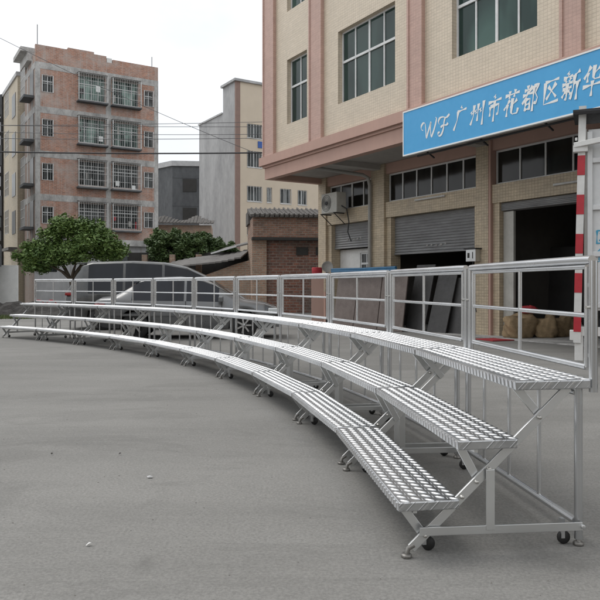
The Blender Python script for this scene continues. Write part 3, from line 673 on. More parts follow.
# ------------------------------------------------------------ cars
def car(name, label, cat, loc, rz, st, wheels, rw, mat, side_ranges, scale=1.0, lampz=.9):
    """st: list of (x, z_low, z_belt, z_roof, half_belt, half_roof)"""
    T = thing(name, label, cat, loc, rz)
    xs = [s[0] for s in st]; N = 90; x0, x1 = xs[0], xs[-1]
    def at(x):
        for i in range(len(st) - 1):
            if st[i][0] <= x <= st[i + 1][0]:
                t = (x - st[i][0]) / (st[i + 1][0] - st[i][0]); return [a * (1 - t) + b * t for a, b in zip(st[i], st[i + 1])]
        return list(st[-1])
    X = sorted(set([x0 + (x1 - x0) * i / N for i in range(N + 1)] + xs))
    def ring(x, off=0.):
        _, zl, zb, zr, hb, hr = at(x)
        zlo = zl
        for wx in wheels:
            d = abs(x - wx)
            if d < rw * 1.17: zlo = max(zl, rw + math.sqrt((rw * 1.17) ** 2 - d * d))
        half = [(hb * .90, zlo), (hb * .985, max(zlo + .01, zl + (zb - zl) * .25)), (hb * 1.0, max(zlo + .02, zl + (zb - zl) * .6)), (hb * .965, zb), (hr + (hb * .965 - hr) * .45, zb + (zr - zb) * .55), (hr, zb + (zr - zb) * .93), (hr * .86, zr), (hr * .45, zr + .025), (0, zr + .03)]
        return [(x, -y, z) for y, z in half] + [(x, y, z) for y, z in reversed(half[:-1])]
    m = MB(); rings = [ring(x) for x in X]; n = len(rings[0])
    fs = [(i * n + k, (i + 1) * n + k, (i + 1) * n + k + 1, i * n + k + 1) for i in range(len(X) - 1) for k in range(n - 1)]
    m.add([v for r in rings for v in r], fs, True)
    m.add(rings[0], [tuple(range(n))]); m.add(rings[-1], [tuple(range(n - 1, -1, -1))])
    body = m.build('body', mat, T)
    MB().box(x0 + .1, x1 - .1, -st[4][4] * .8, st[4][4] * .8, .28, .62).build('underbody', M['black'], T)
    def patch(xa, xb, ka, kb, nm, mt, o=.006, top=.94, bot=.08):
        P = [xa + (xb - xa) * i / 12 for i in range(13)]; g = MB(); V = []
        for x in P:
            r = ring(x); row = []
            for k in range(ka, kb + 1):
                y, z = r[k][1], r[k][2]; c = Vector((0, y, z)); s = -1 if y < 0 else 1
                row.append((x, y + s * o if kb - ka < 4 else y, z + (o if kb - ka >= 4 else o * .3)))
            V += row
        w = kb - ka + 1
        g.add(V, [(i * w + k, (i + 1) * w + k, (i + 1) * w + k + 1, i * w + k + 1) for i in range(12) for k in range(w - 1)], True)
        g.build(nm, mt, T)
    for xa, xb in side_ranges['side']:
        patch(xa, xb, 3, 5, 'side_window', M['carglass']); patch(xa, xb, n - 6, n - 4, 'side_window', M['carglass'])
    for nm, (xa, xb) in side_ranges['top']: patch(xa, xb, 5, n - 6, nm, M['carglass'], .008)
    # details: door lines, handles, lamps, bumpers
    hb = max(s[4] for s in st)
    for dx in side_ranges['doors']:
        g = MB(); 
        zl, zb = at(dx)[1], at(dx)[2]
        g.box(dx - .006, dx + .006, -hb * 1.0 - .003, -hb * .96, zl + .12, zb); g.build('door_seam', M['black'], body)
        g = MB(); g.box(dx - .28, dx - .08, -hb - .02, -hb * .98, zb - .14, zb - .11); g.build('door_handle', mat, body, bevel=.005)
    g = MB(); g.box(x0 + .4, x1 - .8, -hb * 1.0 - .012, -hb * .99, .62, .68); g.build('side_trim', mat, body, bevel=.004)
    for s in (-1, 1):
        g = MB(); xx = at(x0 + .02)[4]
        g.box(x0 + .02, x0 + .30, s * hb * .88 - .13, s * hb * .88 + .06, lampz - .045, lampz + .045); g.build('tail_light', M['redlens'], T, bevel=.02)
        g = MB(); g.box(x1 - .30, x1 + .01, s * hb * .80 - .16, s * hb * .80 + .08, .66, .82); g.build('headlight', M['lens'], T, bevel=.03)
    for xa, s in ((x0, -1), (x1, 1)):
        g = MB(); g.box(min(xa - .05, xa + .05) + (0 if s < 0 else -.05), max(xa - .05, xa + .05) + (.05 if s < 0 else 0), -hb * .9, hb * .9, .32, .56); g.build('bumper', mat, T, bevel=.03)
    for wx in wheels:
        for s in (-1, 1): wheel_parts(T, (wx, s * (hb - .13), rw), rw, .22, out=s)
    mx = side_ranges['mirror']
    for s in (-1, 1):
        g = MB(); zb = at(mx)[2]; g.box(mx - .09, mx + .05, s * (hb + .1) - .09, s * (hb + .1) + .09, zb + .0, zb + .15); g.build('wing_mirror', mat, T, bevel=.03)
    return T
sed = [(0, .42, .98, 1.02, .74, .60), (.12, .34, 1.02, 1.08, .82, .66), (.45, .30, 1.03, 1.12, .92, .68), (.62, .30, 1.03, 1.20, .94, .66), (1.22, .28, 1.03, 1.54, .95, .64), (1.6, .28, 1.02, 1.61, .95, .64), (2.3, .28, 1.01, 1.63, .95, .65), (2.95, .28, 1.0, 1.57, .95, .65), (3.3, .28, .99, 1.44, .95, .66), (3.95, .28, .97, 1.08, .94, .72), (4.1, .28, .95, 1.03, .93, .74), (4.7, .30, .87, .94, .88, .70), (5.0, .36, .76, .84, .80, .60), (5.1, .42, .66, .72, .70, .5)]
c1 = car('parked_car', 'silver saloon car parked broadside right behind the curved stage', 'car', (-5.3, 18.1, 0), .09, sed, (1.12, 4.12), .37, M['silver'],
    dict(side=[(1.02, 1.62), (1.68, 2.45), (2.52, 3.42)], top=[('rear_window', (.66, 1.18)), ('windscreen', (3.2, 3.9))], doors=[1.62, 2.5, 3.5], mirror=3.5))
c1.scale = (.92, 1, .98)
MB().box(5.06, 5.12, -.25, .25, .5, .62).build('number_plate', M['sign_blue'], c1); MB().box(4.95, 5.115, -.35, .35, .62, .74).build('grille', M['black'], c1)
g = MB(); g.box(.98, 1.22, -.58, .58, 1.545, 1.585); g.build('roof_spoiler', M['silver'], c1, bevel=.012)
van = [(0, .5, 1.0, 1.1, .84, .78), (.05, .38, 1.05, 1.25, .95, .80), (.30, .34, 1.12, 1.72, .98, .80), (.52, .32, 1.14, 2.04, 1.0, .80), (.8, .3, 1.14, 2.11, 1.0, .80), (2.0, .3, 1.13, 2.15, 1.0, .80), (3.0, .3, 1.12, 2.10, 1.0, .80), (3.7, .3, 1.1, 1.96, 1.0, .79), (4.3, .3, 1.07, 1.68, 1.0, .78), (4.95, .3, 1.03, 1.26, .99, .80), (5.4, .32, .95, 1.06, .93, .74), (5.7, .4, .8, .88, .82, .6), (5.78, .45, .66, .72, .7, .5)]
c2 = car('minivan', 'dark grey people carrier parked behind the silver car', 'van', (-7.35, 21.9, 0), .10, van, (1.1, 4.55), .38, M['grey_paint'],
    dict(side=[(.70, 1.75), (1.83, 2.95), (3.03, 4.15)], top=[('rear_window', (.08, .46)), ('windscreen', (3.85, 4.9))], doors=[1.78, 3.0], mirror=4.25), lampz=1.12)
g = MB(); g.box(.30, .62, -.74, .74, 2.06, 2.10); g.build('roof_spoiler', M['grey_paint'], c2, bevel=.015)

# ------------------------------------------------------------ brick apartment block
BX = (-17.9, 46, 0); BR = math.atan2(.525, .851)
bb = thing('brick_apartment_block', 'five storey red brick block with grey concrete bands and caged windows', 'building', BX, BR)
WD = 8.64; BD = 4.1
bands = [16.55, 13.55, 10.55, 7.6, 4.6]
BW = [(.43, 1.145, 's'), (2.82, 4.70, 'l'), (5.2, 7.12, 'l'), (7.57, 8.25, 's')]
holes = []
for b in bands[:-1]:
    for a, c, k in BW: holes.append((a, c, b - 2.0, b - .85) if k == 's' else (a, c, b - 2.15, b - .45))
MB().wall(0, WD, 4.6, 17.3, 0, holes, .15).build('brick_wall', M['brick'], bb)
m = MB(); m.box(0, WD, .3, BD, 0, 17.2); m.box(0, .9, .152, .3, 4.6, 17.2)
m.add([(0, 0, 4.6), (0, .16, 4.6), (0, .16, 17.3), (0, 0, 17.3)], [(0, 3, 2, 1)]); m.add([(WD, 0, 4.6), (WD, .3, 4.6), (WD, .3, 17.3), (WD, 0, 17.3)], [(0, 1, 2, 3)])
m.build('side_wall', M['brick_side'], bb)
m = MB()
for b in bands[:-1]: m.box(-.012, WD + .012, -.014, .05, b - .44, b)
for a, c in ((-.013, .32), (4.76, 5.14), (8.34, WD + .013)):
    zs = [4.61] + sorted([b - .44 for b in bands[:-1]]) + [16.55]
    lev = sorted(bands)
    for i in range(4): m.box(a, c, -.012, .05, lev[i] + .002, lev[i + 1] - .442)
for yy in (1.0, 2.6):
    m.box(-.015, -.001, yy, yy + .35, 4.6, 17.0)
for b in bands[:-1]: m.box(-.02, -.0155, .05, BD, b - .44, b)
m.build('concrete_band', M['concrete'], bb)
m = MB(); m.box(-.02, WD + .02, -.02, .30, 0.0, 4.2); m.box(-.02, 4.4, -.03, .3, 4.202, 4.6); m.build('ground_floor_wall', M['plaster'], bb)
m = MB(); m.box(4.4, WD + .1, -.45, .25, 4.2, 4.62); m.build('ledge', M['concrete'], bb)
m = MB(); m.box(0, 4.8, 0.001, .25, 17.30, 17.72); m.box(5.25, WD, .001, .25, 17.30, 17.55); m.box(2.2, 4.0, .26, 2.4, 17.3, 17.95); m.build('parapet', M['brick'], bb)
m = MB(); m.box(-.75, .6, 1.2, 4.2, 17.5, 17.8); m.box(-.3, .6, 1.21, 4.19, 16.9, 17.498); m.build('roof_slab', M['concrete'], bb)
MB().box(4.83, 5.2, .0, .2, 17.3, 17.62).build('parapet_post', M['white_paint'], bb)
for x, h in ((.2, 1.6), (8.3, .8)): MB().tube([(x, .4, 17.5), (x, .4, 17.6 + h)], .025, 6).build('roof_mast', M['wire'], bb)
for (a, c, z0, z1, dm) in ((5.3, 6.6, 2.6, 3.7, 0), (.5, 1.4, 2.3, 3.5, 0), (7.3, 7.38, 0, 4.1, 1), (2.3, 2.38, 0, 4.1, 1)):
    MB().box(a, c, -.04, -.021, z0, z1).build('lower_shutter' if not dm else 'wall_pipe', M['glass_dark'] if not dm else M['pipe'], bb)
proto = {}
rr = random.Random(5)
for b in bands[:-1]:
    for a, c, k in BW:
        z0, z1 = (b - 2.0, b - .85) if k == 's' else (b - 2.15, b - .45)
        w = MB(); t = .045
        n = 2 if k == 's' else 4
        y = .13
        w.box(a, c, y - .04, y, z0, z0 + t); w.box(a, c, y - .04, y, z1 - t, z1)
        for i in range(n + 1):
            x = a + (c - a) * i / n; w.box(max(a, x - t / 2), min(c, x + t / 2), y - .04, y - .001, z0 + t, z1 - t)
        zt = z0 + (z1 - z0) * .66; w.box(a, c, y - .045, y - .002, zt - .03, zt + .03)
        o = w.build('window', M['white_metal'], bb)
        g = MB(); g.box(a, c, y - .015, y - .005, z0, z1)
        g.build('pane', M['glass_far'] if (b > 12 and k == 'l') else M['glass_dark'], o)
        cg = MB(); d = -.06 if k == 's' else -.5; q = .022
        zb = z0 - .12 if k == 'l' else z0; zt2 = z1 + .02 if k == 'l' else z1; xa, xb = (a - .06, c + .06) if k == 'l' else (a, c)
        for zz in ([zb + (zt2 - zb) * i / 4 for i in range(5)] if k == 'l' else [zb, (zb + zt2) / 2, zt2]):
            cg.bar((xa, d, zz), (xb, d, zz), q, q, (0, 0, 1))
            if k == 'l': cg.bar((xa, d, zz), (xa, 0, zz), q, q, (0, 0, 1)); cg.bar((xb, d, zz), (xb, 0, zz), q, q, (0, 0, 1))
        nb = int((xb - xa) / .16)
        for i in range(nb + 1):
            x = xa + (xb - xa) * i / nb; e = .06 if i in (0, nb) else .012
            cg.bar((x, d, zb), (x, d, zt2), e, e)
        if k == 'l': cg.box(xa, xb, d, 0, zb - .04, zb - .015)
        cg.build('window_cage', M['cage'], o)
        if k == 'l':
            cn = MB(); cn.hexa([(xa, d - .05, zt2 + .03), (xb, d - .05, zt2 + .03), (xb, 0, zt2 + .1), (xa, 0, zt2 + .1), (xa, d - .05, zt2 + .06), (xb, d - .05, zt2 + .06), (xb, 0, zt2 + .14), (xa, 0, zt2 + .14)]); cn.build('canopy', M['asbestos'], o)
            lg = MB(); lg.box(xa - .05, xb + .05, d - .04, -.015, zb - .14, zb - .045); lg.build('window_ledge', M['darkwall'], o)
            # things kept in the cage read as laundry and clutter
            for i in range(rr.randint(1, 4)):
                ct = MB()
                x = rr.uniform(a, c - .3); zz = zb + rr.uniform(0, .9); ct.box(x, x + rr.uniform(.1, .3), -.3 + i * .02, -.28 + i * .02, zz, zz + rr.uniform(.2, .5))
                ct.build('clutter', rr.choice([M['darkslab'], M['sign_white'], M['pipe'], M['redcloth']] if b < 9 else [M['darkslab'], M['pipe'], M['sign_white']]), o)
for b in bands[:-1]:  # side cages
    for y0 in (.6,):
        s_ = MB(); z0, z1 = b - 2.2, b - .4
        s_.box(-.03, -.021, y0, y0 + 1.3, z0, z1); o = s_.build('window', M['glass_dark'], bb)
        cg = MB()
        for i in range(7): y = y0 - .1 + 1.5 * i / 6; cg.bar((-.6, y, z0), (-.6, y, z1), .03, .03)
        for i in range(4): z = z0 + (z1 - z0) * i / 3; cg.bar((-.6, y0 - .1, z), (-.6, y0 + 1.4, z), .03, .03); cg.bar((-.6, y0 - .1, z), (-.02, y0 - .1, z), .03, .03); cg.bar((-.6, y0 + 1.4, z), (-.02, y0 + 1.4, z), .03, .03)
        cg.build('window_cage', M['cage'], o); MB().box(-.68, -.02, y0 - .2, y0 + 1.5, z0 - .2, z0 - .03).build('window_ledge', M['darkwall'], o)
# beige block behind
pb = bb.matrix_basis if False else (Matrix.Translation(BX) @ Matrix.Rotation(BR, 4, 'Z'))
b2 = thing('beige_apartment_block', 'beige tiled block with a dark drainpipe tucked behind the brick block', 'building', tuple(pb @ Vector((-.45, 4.25, 0))), BR)
MB().box(0, 8, 0, 6.6, 0, 16.6).build('tiled_wall', M['beige2'], b2)
m = MB(); m.box(-.1, 8, -.05, 6.7, 16.6, 16.9); m.build('coping', M['lightcap'], b2)
for z in (13.9, 11, 8.0, 5.2):
    o = MB().box(-.03, -.001, .8, 2.3, z, z + 1.7).build('window', M['glass_dark'], b2)
    cg = MB()
    for i in range(6): y = .7 + 1.7 * i / 5; cg.bar((-.5, y, z), (-.5, y, z + 1.7), .035, .035)
    for i in range(4): cg.bar((-.5, .7, z + 1.7 * i / 3), (-.5, 2.4, z + 1.7 * i / 3), .035, .035)
    cg.build('window_cage', M['cage'], o)
MB().tube([(-.1, 6.7, 0), (-.1, 6.7, 16.8)], .14, 8).build('drain_pipe', M['black'], b2)
m = MB()
for i in range(14): m.box(-.32, -.05, 6.55, 6.9, 1.4 + i * 1.1, 1.65 + i * 1.1)
m.build('pipe_bracket', M['black'], b2)
MB().box(-.6, .0, .1, 3.2, 3.95, 4.15).build('awning', M['asbestos'], b2)

# grey concrete building
CX = (-5.84, 62, 0)
cb = thing('plastered_building', 'tall beige fronted building with a bare grey plaster flank left of the factory', 'building', CX, BR)
cw = [(1.13, 2.69), (3.2, 3.78), (4.64, 5.85), (6.6, 7.66), (9.3, 10.5)]
cr = [(6.0, 7.5), (9.15, 10.55), (12.3, 13.8), (15.0, 16.3)]
ch_ = [(a, b, c, d) for a, b in cw for c, d in cr if not (c > 11 and a in (3.2,))]
m = MB(); m.wall(.42, 13, 0, 20.0, 0, ch_, .2); m.build('front_wall', M['beige'], cb)
m = MB(); m.box(0, 13, .25, 2.75, 0, 20.0); m.box(0.001, 13, 2.752, 8.4, 0, 17.6); m.add([(0, 0, 0), (0, .25, 0), (0, .25, 20), (0, 0, 20)], [(0, 3, 2, 1)]); m.build('side_wall', M['plaster'], cb)
MB().box(-.02, .42, -.03, .2, 0, 20.0).build('corner_stripe', M['brownstripe'], cb)
m = MB(); m.box(-.22, 13.2, -.22, 2.85, 20.0, 20.22); m.build('roof_slab', M['plaster'], cb)
m = MB(); m.box(-.1, 13, 2.9, 8.5, 17.6, 17.75); m.build('coping', M['lightcap'], cb)
for a, b, c, d in ch_:
    o = MB().wall(a, b, c, d, .12, [(a + .06, (a + b) / 2 - .03, c + .06, d - .06), ((a + b) / 2 + .03, b - .06, c + .06, d - .06)], .03).build('window', M['white_metal'], cb)
    MB().box(a, b, .16, .17, c, d).build('pane', M['glass_dark'], o)
    m = MB()
    for i in range(int((b - a) / .3) + 1): x = a + .05 + i * .3; m.box(x, x + .03, -.03, 0, c, d)
    m.box(a, b, -.04, -.001, c - .08, c); m.build('window_bars', M['cage'], o)
MB().box(2.25, 3.0, -.06, -.02, 14.15, 14.75).build('wall_plate', M['blueplate'], cb)

# dark building
db = thing('dark_building', 'low dark grey cement building between the brick block and the plastered building', 'building', (-15.0, 80, 0), .1)
m = MB(); m.prism([(-2.6, 3.0), (0, 0), (9, 0), (9, 9), (-2.6, 9)], 0, 15.4, 'xy'); m.build('cement_wall', M['darkwall'], db)
m = MB(); m.prism([(-2.75, 2.9), (-.1, -.2), (9.1, -.2), (9.1, 9.1), (-2.75, 9.1)], 15.4, 16.0, 'xy'); m.build('roof_coping', M['lightcap'], db)
for x in (1.2,):
    for z in (2.2, 5.6, 9, 12.4): MB().box(x, x + 1.6, -.06, -.001, z, z + 1.5).build('window', M['dark'], db)
m = MB()
for z in (3.9, 7.3, 10.7, 14.0): m.box(-.02, 9, -.03, -.001, z, z + .25)
m.build('floor_band', M['darkwall'], db)

# old tiled shed behind trees
os_ = thing('old_house', 'old house with a broken clay tile roof behind the low trees', 'house', (-13.6, 54, 0), .1)
MB().box(0, 6.5, 0, 4, 0, 6.2).build('house_wall', M['oldbrick'], os_)
m = MB(); rr = random.Random(9)
for i in range(26):
    x = -.3 + i * .27; zt = 7.1 - .4 * abs(math.sin(i * .31)) + rr.uniform(-.05, .05)
    m.hexa([(x, -.5, 6.25), (x + .24, -.5, 6.28), (x + .24, 2.2, zt + .02), (x, 2.2, zt), (x, -.5, 6.34), (x + .24, -.5, 6.37), (x + .24, 2.2, zt + .14), (x, 2.2, zt + .1)])
m.build('tile_roof', M['rooftile'], os_)

# far left buildings
fl = thing('pale_low_building', 'pale three storey building over pink brick at the far left edge', 'building', (-37, 66, 0), .2)
MB().box(0, 10.3, 0, 8, 5.3, 10.2).build('upper_wall', M['concrete'], fl); MB().box(0, 10.3, 0, 8, 0, 5.298).build('lower_wall', M['brick'], fl)
for x in (6.6, 8.6):
    for z in (2.6, 7.0): MB().box(x, x + 1.2, -.06, -.001, z, z + 1.4).build('window', M['glass_far'], fl)
fe = thing('balcony_block', 'tall grey block with protruding balconies at the extreme left edge', 'building', (-17.9, 40, 0), .56)
MB().box(-8, 0, 0, 8, 0, 14).build('block_wall', M['concrete'], fe)
for z in (2.5, 5.5, 8.5, 11.5): MB().box(.001, .35, .2, 1.4, z, z + 1.2).build('balcony', M['darkwall'], fe, bevel=.02)
# far skyline row so that the horizon never opens onto bare ground
bw = MB(); bw.box(0, 9, 0, .25, 0, 2.6); bw.build('block_wall', M['white_paint'], loc=(-26.1, 40.2, 0), rz=.12, label='whitewashed block wall at the far left behind the rubble', category='wall')

# brick hut and lean-to shed
ht = thing('brick_hut', 'dark red brick hut with an overhanging pale brick loft and tiled roof', 'hut', (-1.63, 33.6, 0), .14)
MB().box(0, 3.9, .35, 4, 0, 3.75).build('lower_wall', M['darkbrick'], ht)
MB().box(-.72, -.001, .2, 3.8, 0, 3.75).build('old_wall', M['oldbrick'], ht)
MB().box(-.7, 3.2, -.1, 4, 3.752, 4.75).build('upper_wall', M['loftbrick'], ht)
MB().box(-.75, 3.3, -.25, .349, 3.62, 3.75).build('timber_beam', M['dark'], ht)
m = MB(); rr = random.Random(4)
for i in range(19):
    x = -.85 + i * .24
    m.hexa([(x, -.45, 4.72 + rr.uniform(-.02, .02)), (x + .2, -.45, 4.74), (x + .2, 2, 5.28), (x, 2, 5.26 + rr.uniform(-.03, .03)), (x, -.45, 4.84), (x + .2, -.45, 4.86), (x + .2, 2, 5.40), (x, 2, 5.38)])
    m.tube([(x + .22, -.5, 4.86), (x + .22, 2, 5.42 + rr.uniform(-.03, .03))], .05, 6)
m.build('tile_roof', M['rooftile'], ht)
MB().box(-.8, 3.5, 2.0, 4, 4.6, 5.3).build('rear_roof', M['rooftile'], ht)
m = MB(); m.box(1.5, 2.1, .3, .349, 2.9, 3.3); m.box(2.5, 3.1, .3, .349, 2.9, 3.3); m.build('vent_opening', M['dark'], ht)
sh = thing('lean_to_shed', 'long low lean-to shed with sagging sheet roof and brick piers', 'shed', (-7.6, 36, 0), -.12)
MB().box(2.6, 5.25, 0, .25, 0, 1.9).build('brick_wall', M['oldbrick'], sh)
MB().prism([(2.6, 1.902), (5.25, 1.902), (5.25, 2.75), (4.3, 2.5)], 0, .25).build('gable_brick', M['oldbrick'], sh)
for i in range(8): MB().box(-2.3 + i * .6, -2.05 + i * .6, 0, .22, 0, 1.75).build('brick_pier', M['beige2'] if i % 2 else M['oldbrick'], sh)
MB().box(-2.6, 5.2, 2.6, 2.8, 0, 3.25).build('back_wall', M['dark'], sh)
m = MB(); rr = random.Random(11)
for i in range(22):
    x = -2.7 + i * .335; z = 1.82 + .058 * i * (.6 + .4 * i / 22) * .9 - .08 * math.sin(i * .4)
    m.hexa([(x, -.6, z - .1), (x + .33, -.6, z - .08), (x + .33, 1.8, z + .45), (x, 1.8, z + .43), (x, -.6, z - .02), (x + .33, -.6, z), (x + .33, 1.8, z + .52), (x, 1.8, z + .5)])
m.build('sheet_roof', M['asbestos'], sh)
for x in (-1.5, .1, 1.6): MB().box(x, x + .3, 1.9, 2.1, 0, 3.1).build('brick_pier', M['oldbrick'], sh)
m = MB(); m.hexa([(2.9, 1.5, 3.2), (5.3, 1.5, 3.75), (5.3, 3.6, 4.1), (2.9, 3.6, 3.5), (2.9, 1.5, 3.27), (5.3, 1.5, 3.82), (5.3, 3.6, 4.17), (2.9, 3.6, 3.57)]); m.build('rear_roof', M['asbestos'], sh)
MB().bar((2.6, 1.4, 3.12), (4.0, 1.4, 3.5), .08, .08).build('roof_batten', M['white_metal'], sh)

# plain buildings out of view, added to darken reflections in metal and glass
for k, (x, y, w_, h_, rz_, lab) in enumerate(((-34, -24, 30, 9, 0, 'long plain unseen building added behind the camera for reflections, left half'), (-3, -26, 34, 12, 0, 'tall plain unseen building added behind the camera for reflections, right half'), (-44, 26, 30, 7, -1.3, 'plain low unseen building added far out to the left for reflections'))):
    wt = thing('reflection_building', lab, 'building', (x, y, 0), rz_)
    m = MB(); m.wall(0, w_, 0, h_, 0, [(2 + i * 5, 5.6 + i * 5, .01, 3.6) for i in range(int(w_ / 5) - 1)], .3)
    m.box(0, w_, -8, -.01, 0, h_) if rz_ == 0 else m.box(0, w_, .31, 8, 0, h_)
    m.build('workshop_wall', M['beige'], wt)  # walls of the unseen added building
    m = MB()
    for i in range(int(w_ / 5) - 1): m.box(2 + i * 5, 5.6 + i * 5, .005, .02, .01, 3.6)
    m.build('reflection_building_door', M['darkwall'], wt) if rz_ == 0 else None

# ------------------------------------------------------------ trees
def tree(label, x, y, h, cr, ch, zc, mat, nclump, nleaf, leaf=.14, trunk_r=.14, seed=1, name='broadleaf_tree', group=None, lean=(0, 0), cy=None, bare=.8, lobes=None):
    rr = random.Random(seed); T = thing(name, label, 'tree', (x, y, 0), 0, group)
    cl = []
    for i in range(nclump):
        while True:
            a, b, c = rr.uniform(-1, 1), rr.uniform(-1, 1), rr.uniform(-.8, 1)
            d = a * a + b * b + c * c
            if .25 < d < 1: break
        if lobes:
            lx, lz, lr, lh = lobes[i % len(lobes)]; cl.append(Vector((lx + a * lr, b * lr * .9, lz + c * lh))); continue
        r_ = cr * (1 + .12 * math.sin(3 * math.atan2(b, a) + seed))
        cl.append(Vector((a * r_ + lean[0] * .5, b * (cy or cr), zc + c * ch)))
    m = MB(); fork = Vector((lean[0] * .3, 0, bare))
    m.tube([(0, 0, 0), (lean[0] * .08 + .03, .02, bare * .5), fork], [trunk_r, trunk_r * .85, trunk_r * .75], 9)
    trunk = m.build('trunk', M['bark'], T)
    lm = MB(); order = sorted(cl, key=lambda v: rr.random())[:9]
    for i, c in enumerate(order):
        mid = fork.lerp(c, .5) + Vector((rr.uniform(-.15, .15), rr.uniform(-.15, .15), .05))
        lm.tube([fork - Vector((0, 0, .1)), fork.lerp(mid, .5) + Vector((rr.uniform(-.05, .05), 0, .05)), mid, c], [trunk_r * .5, trunk_r * .36, trunk_r * .25, .012], 6)
    lm.build('limb', M['bark'], trunk)
    g = MB(); vs = []; fs = []
    for c in cl:
        R0 = rr.uniform(.28, .52) * (cr * .42 if not lobes else .95)
        for k in range(nleaf):
            d = Vector((rr.gauss(0, 1), rr.gauss(0, 1), rr.gauss(0, .75))); d = d.normalized() * R0 * (rr.random() ** .4)
            p = c + d; s = leaf * rr.uniform(.6, 1.25)
            s *= rr.choice((.7, 1, 1, 1.35)); u = Vector((rr.uniform(-1, 1), rr.uniform(-1, 1), rr.uniform(-.7, .25))).normalized(); n_ = (d.normalized() * .6 + Vector((rr.uniform(-.7, .7), rr.uniform(-.7, .7), rr.uniform(.1, 1)))).normalized()
            v = n_.cross(u).normalized(); b0 = len(vs)
            vs += [p - u * s, p - v * s * .42, p + u * s, p + v * s * .42]; fs.append((b0, b0 + 1, b0 + 2, b0 + 3))
    g.add(vs, fs); g.build('crown', mat, T)
    return T
tree('bright green spreading tree with a forked trunk before the brick block', -11.95, 35.8, 5.2, 2.65, 1.45, 3.62, M['leaf'], 260, 120, .10, .16, 3, lean=(-.3, 0), bare=1.75, lobes=[(-2.1, 3.0, .85, .6), (-1.2, 3.65, .85, .6), (-.35, 4.5, .75, .4), (.75, 4.3, .8, .45), (1.35, 3.85, .8, .4), (2.15, 3.3, .6, .45), (-1.9, 2.5, .6, .35), (.5, 3.15, 1.2, .45), (-1.5, 2.85, .9, .4), (1.1, 3.5, 1.1, .5), (-.4, 3.0, .9, .35)])
gt = 'low dark trees behind the lean-to shed'
tree('low dark green tree just right of the brick block behind the van roof', -7.5, 39.2, 4, 1.35, 1.1, 3.55, M['leaf_dark'], 130, 130, .10, .12, 5, group=gt)
tree('low dark green tree in the middle behind the lean-to shed', -6.0, 39.4, 4, 1.25, 1.05, 3.45, M['leaf_dark'], 120, 130, .10, .12, 6, group=gt)
tree('low dark green tree nearest the plastered building behind the shed', -4.75, 39.8, 4, 1.05, .75, 3.3, M['leaf_dark'], 100, 130, .10, .12, 8, group=gt)

# ------------------------------------------------------------ rubble, grass, bicycle wheel like clutter at the far left
m = MB(); rr = random.Random(2); nx, ny = 26, 10; vs = []; fs = []
for j in range(ny + 1):
    for i in range(nx + 1):
        u, v = i / nx, j / ny; e = math.sin(math.pi * u) ** .6 * math.sin(math.pi * v) ** .7 if 0 < u < 1 and 0 < v < 1 else 0
        vs.append((-15.5 + 5.2 * u, 29.5 + 2.6 * v, -.02 + e * (.62 + .35 * math.sin(u * 7) * math.cos(v * 3) + rr.uniform(-.12, .12))))
for j in range(ny):
    for i in range(nx): a = j * (nx + 1) + i; fs.append((a, a + 1, a + nx + 2, a + nx + 1))
m.add(vs, fs); m.build('rubble_mound', M['mound'], label='long dark mound of rubble at the far left behind the stage end', category='rubble')
def tyre(label, x, y, mat, rz):
    T = thing('bicycle_wheel', label, 'wheel', (x, y, 0), rz, 'red wheels propped on the rubble')
    MB().lathe([(.30, -.02), (.34, 0), (.30, .02), (.28, 0), (.30, -.02)], (0, 0, .36), (0, 1, 0), 24).build('tyre', mat, T)
    m = MB()
    for k in range(8): a = math.pi * k / 8; m.tube([(-.29 * math.cos(a), 0, .36 - .29 * math.sin(a)), (.29 * math.cos(a), 0, .36 + .29 * math.sin(a))], .008, 4)
    m.build('spokes', M['alu'], T)
tyre('small red rimmed wheel propped upright left of its twin by the rubble', -12.55, 32.6, M['redcloth'], .3)
tyre('small red rimmed wheel propped upright right of its twin by the rubble', -11.95, 32.7, M['redcloth'], -.3)
m = MB(); vs = []; fs = []
for i in range(2600):
    x = -13.5 + rr.uniform(-2.2, 2.4); y = 28.6 + rr.gauss(0, .35); h = rr.uniform(.05, .2); a = rr.uniform(0, 6.28); b = len(vs)
    vs += [(x, y, 0), (x + .03 * math.cos(a), y + .03 * math.sin(a), 0), (x + .06 * math.cos(a + 1), y + .06 * math.sin(a + 1), h)]; fs.append((b, b + 1, b + 2))
m.add(vs, fs); m.build('grass', M['grass'], kind='stuff')
# scraps on the ground
def scrap(label, px, py, w, h, rz, mat):
    Y = F * H0 / (py - 285); X = (px - 300) / F * Y
    m = MB(); n = 5
    P = [(math.cos(2 * math.pi * k / 7) * w * R.uniform(.7, 1), math.sin(2 * math.pi * k / 7) * h * R.uniform(.7, 1), .004 + R.uniform(0, .012)) for k in range(7)]
    m.add(P + [(0, 0, .02)], [(k, (k + 1) % 7, 7) for k in range(7)])
    m.build('paper_scrap', mat, loc=(X, Y, .001), rz=rz, label=label, category='scrap')
scrap('torn white paper scrap on the bare concrete at the lower left', 89, 546, .022, .010, .5, M['paper'])
scrap('faint pale scrap on the concrete above the white one', 150, 478, .03, .02, 0, M['lightcap'])
if 0: scrap('small dark brown leaf on the concrete left of the near risers', 182, 489, .02, .012, .7, M['mound'])
for i, (x, y) in enumerate(((120, 455), (52, 455))):
    scrap(('right one of two tiny dark leaf fragments on the open concrete', 'left one of two tiny dark leaf fragments on the open concrete')[i], x, y, .014, .007, .3, M['mound'])

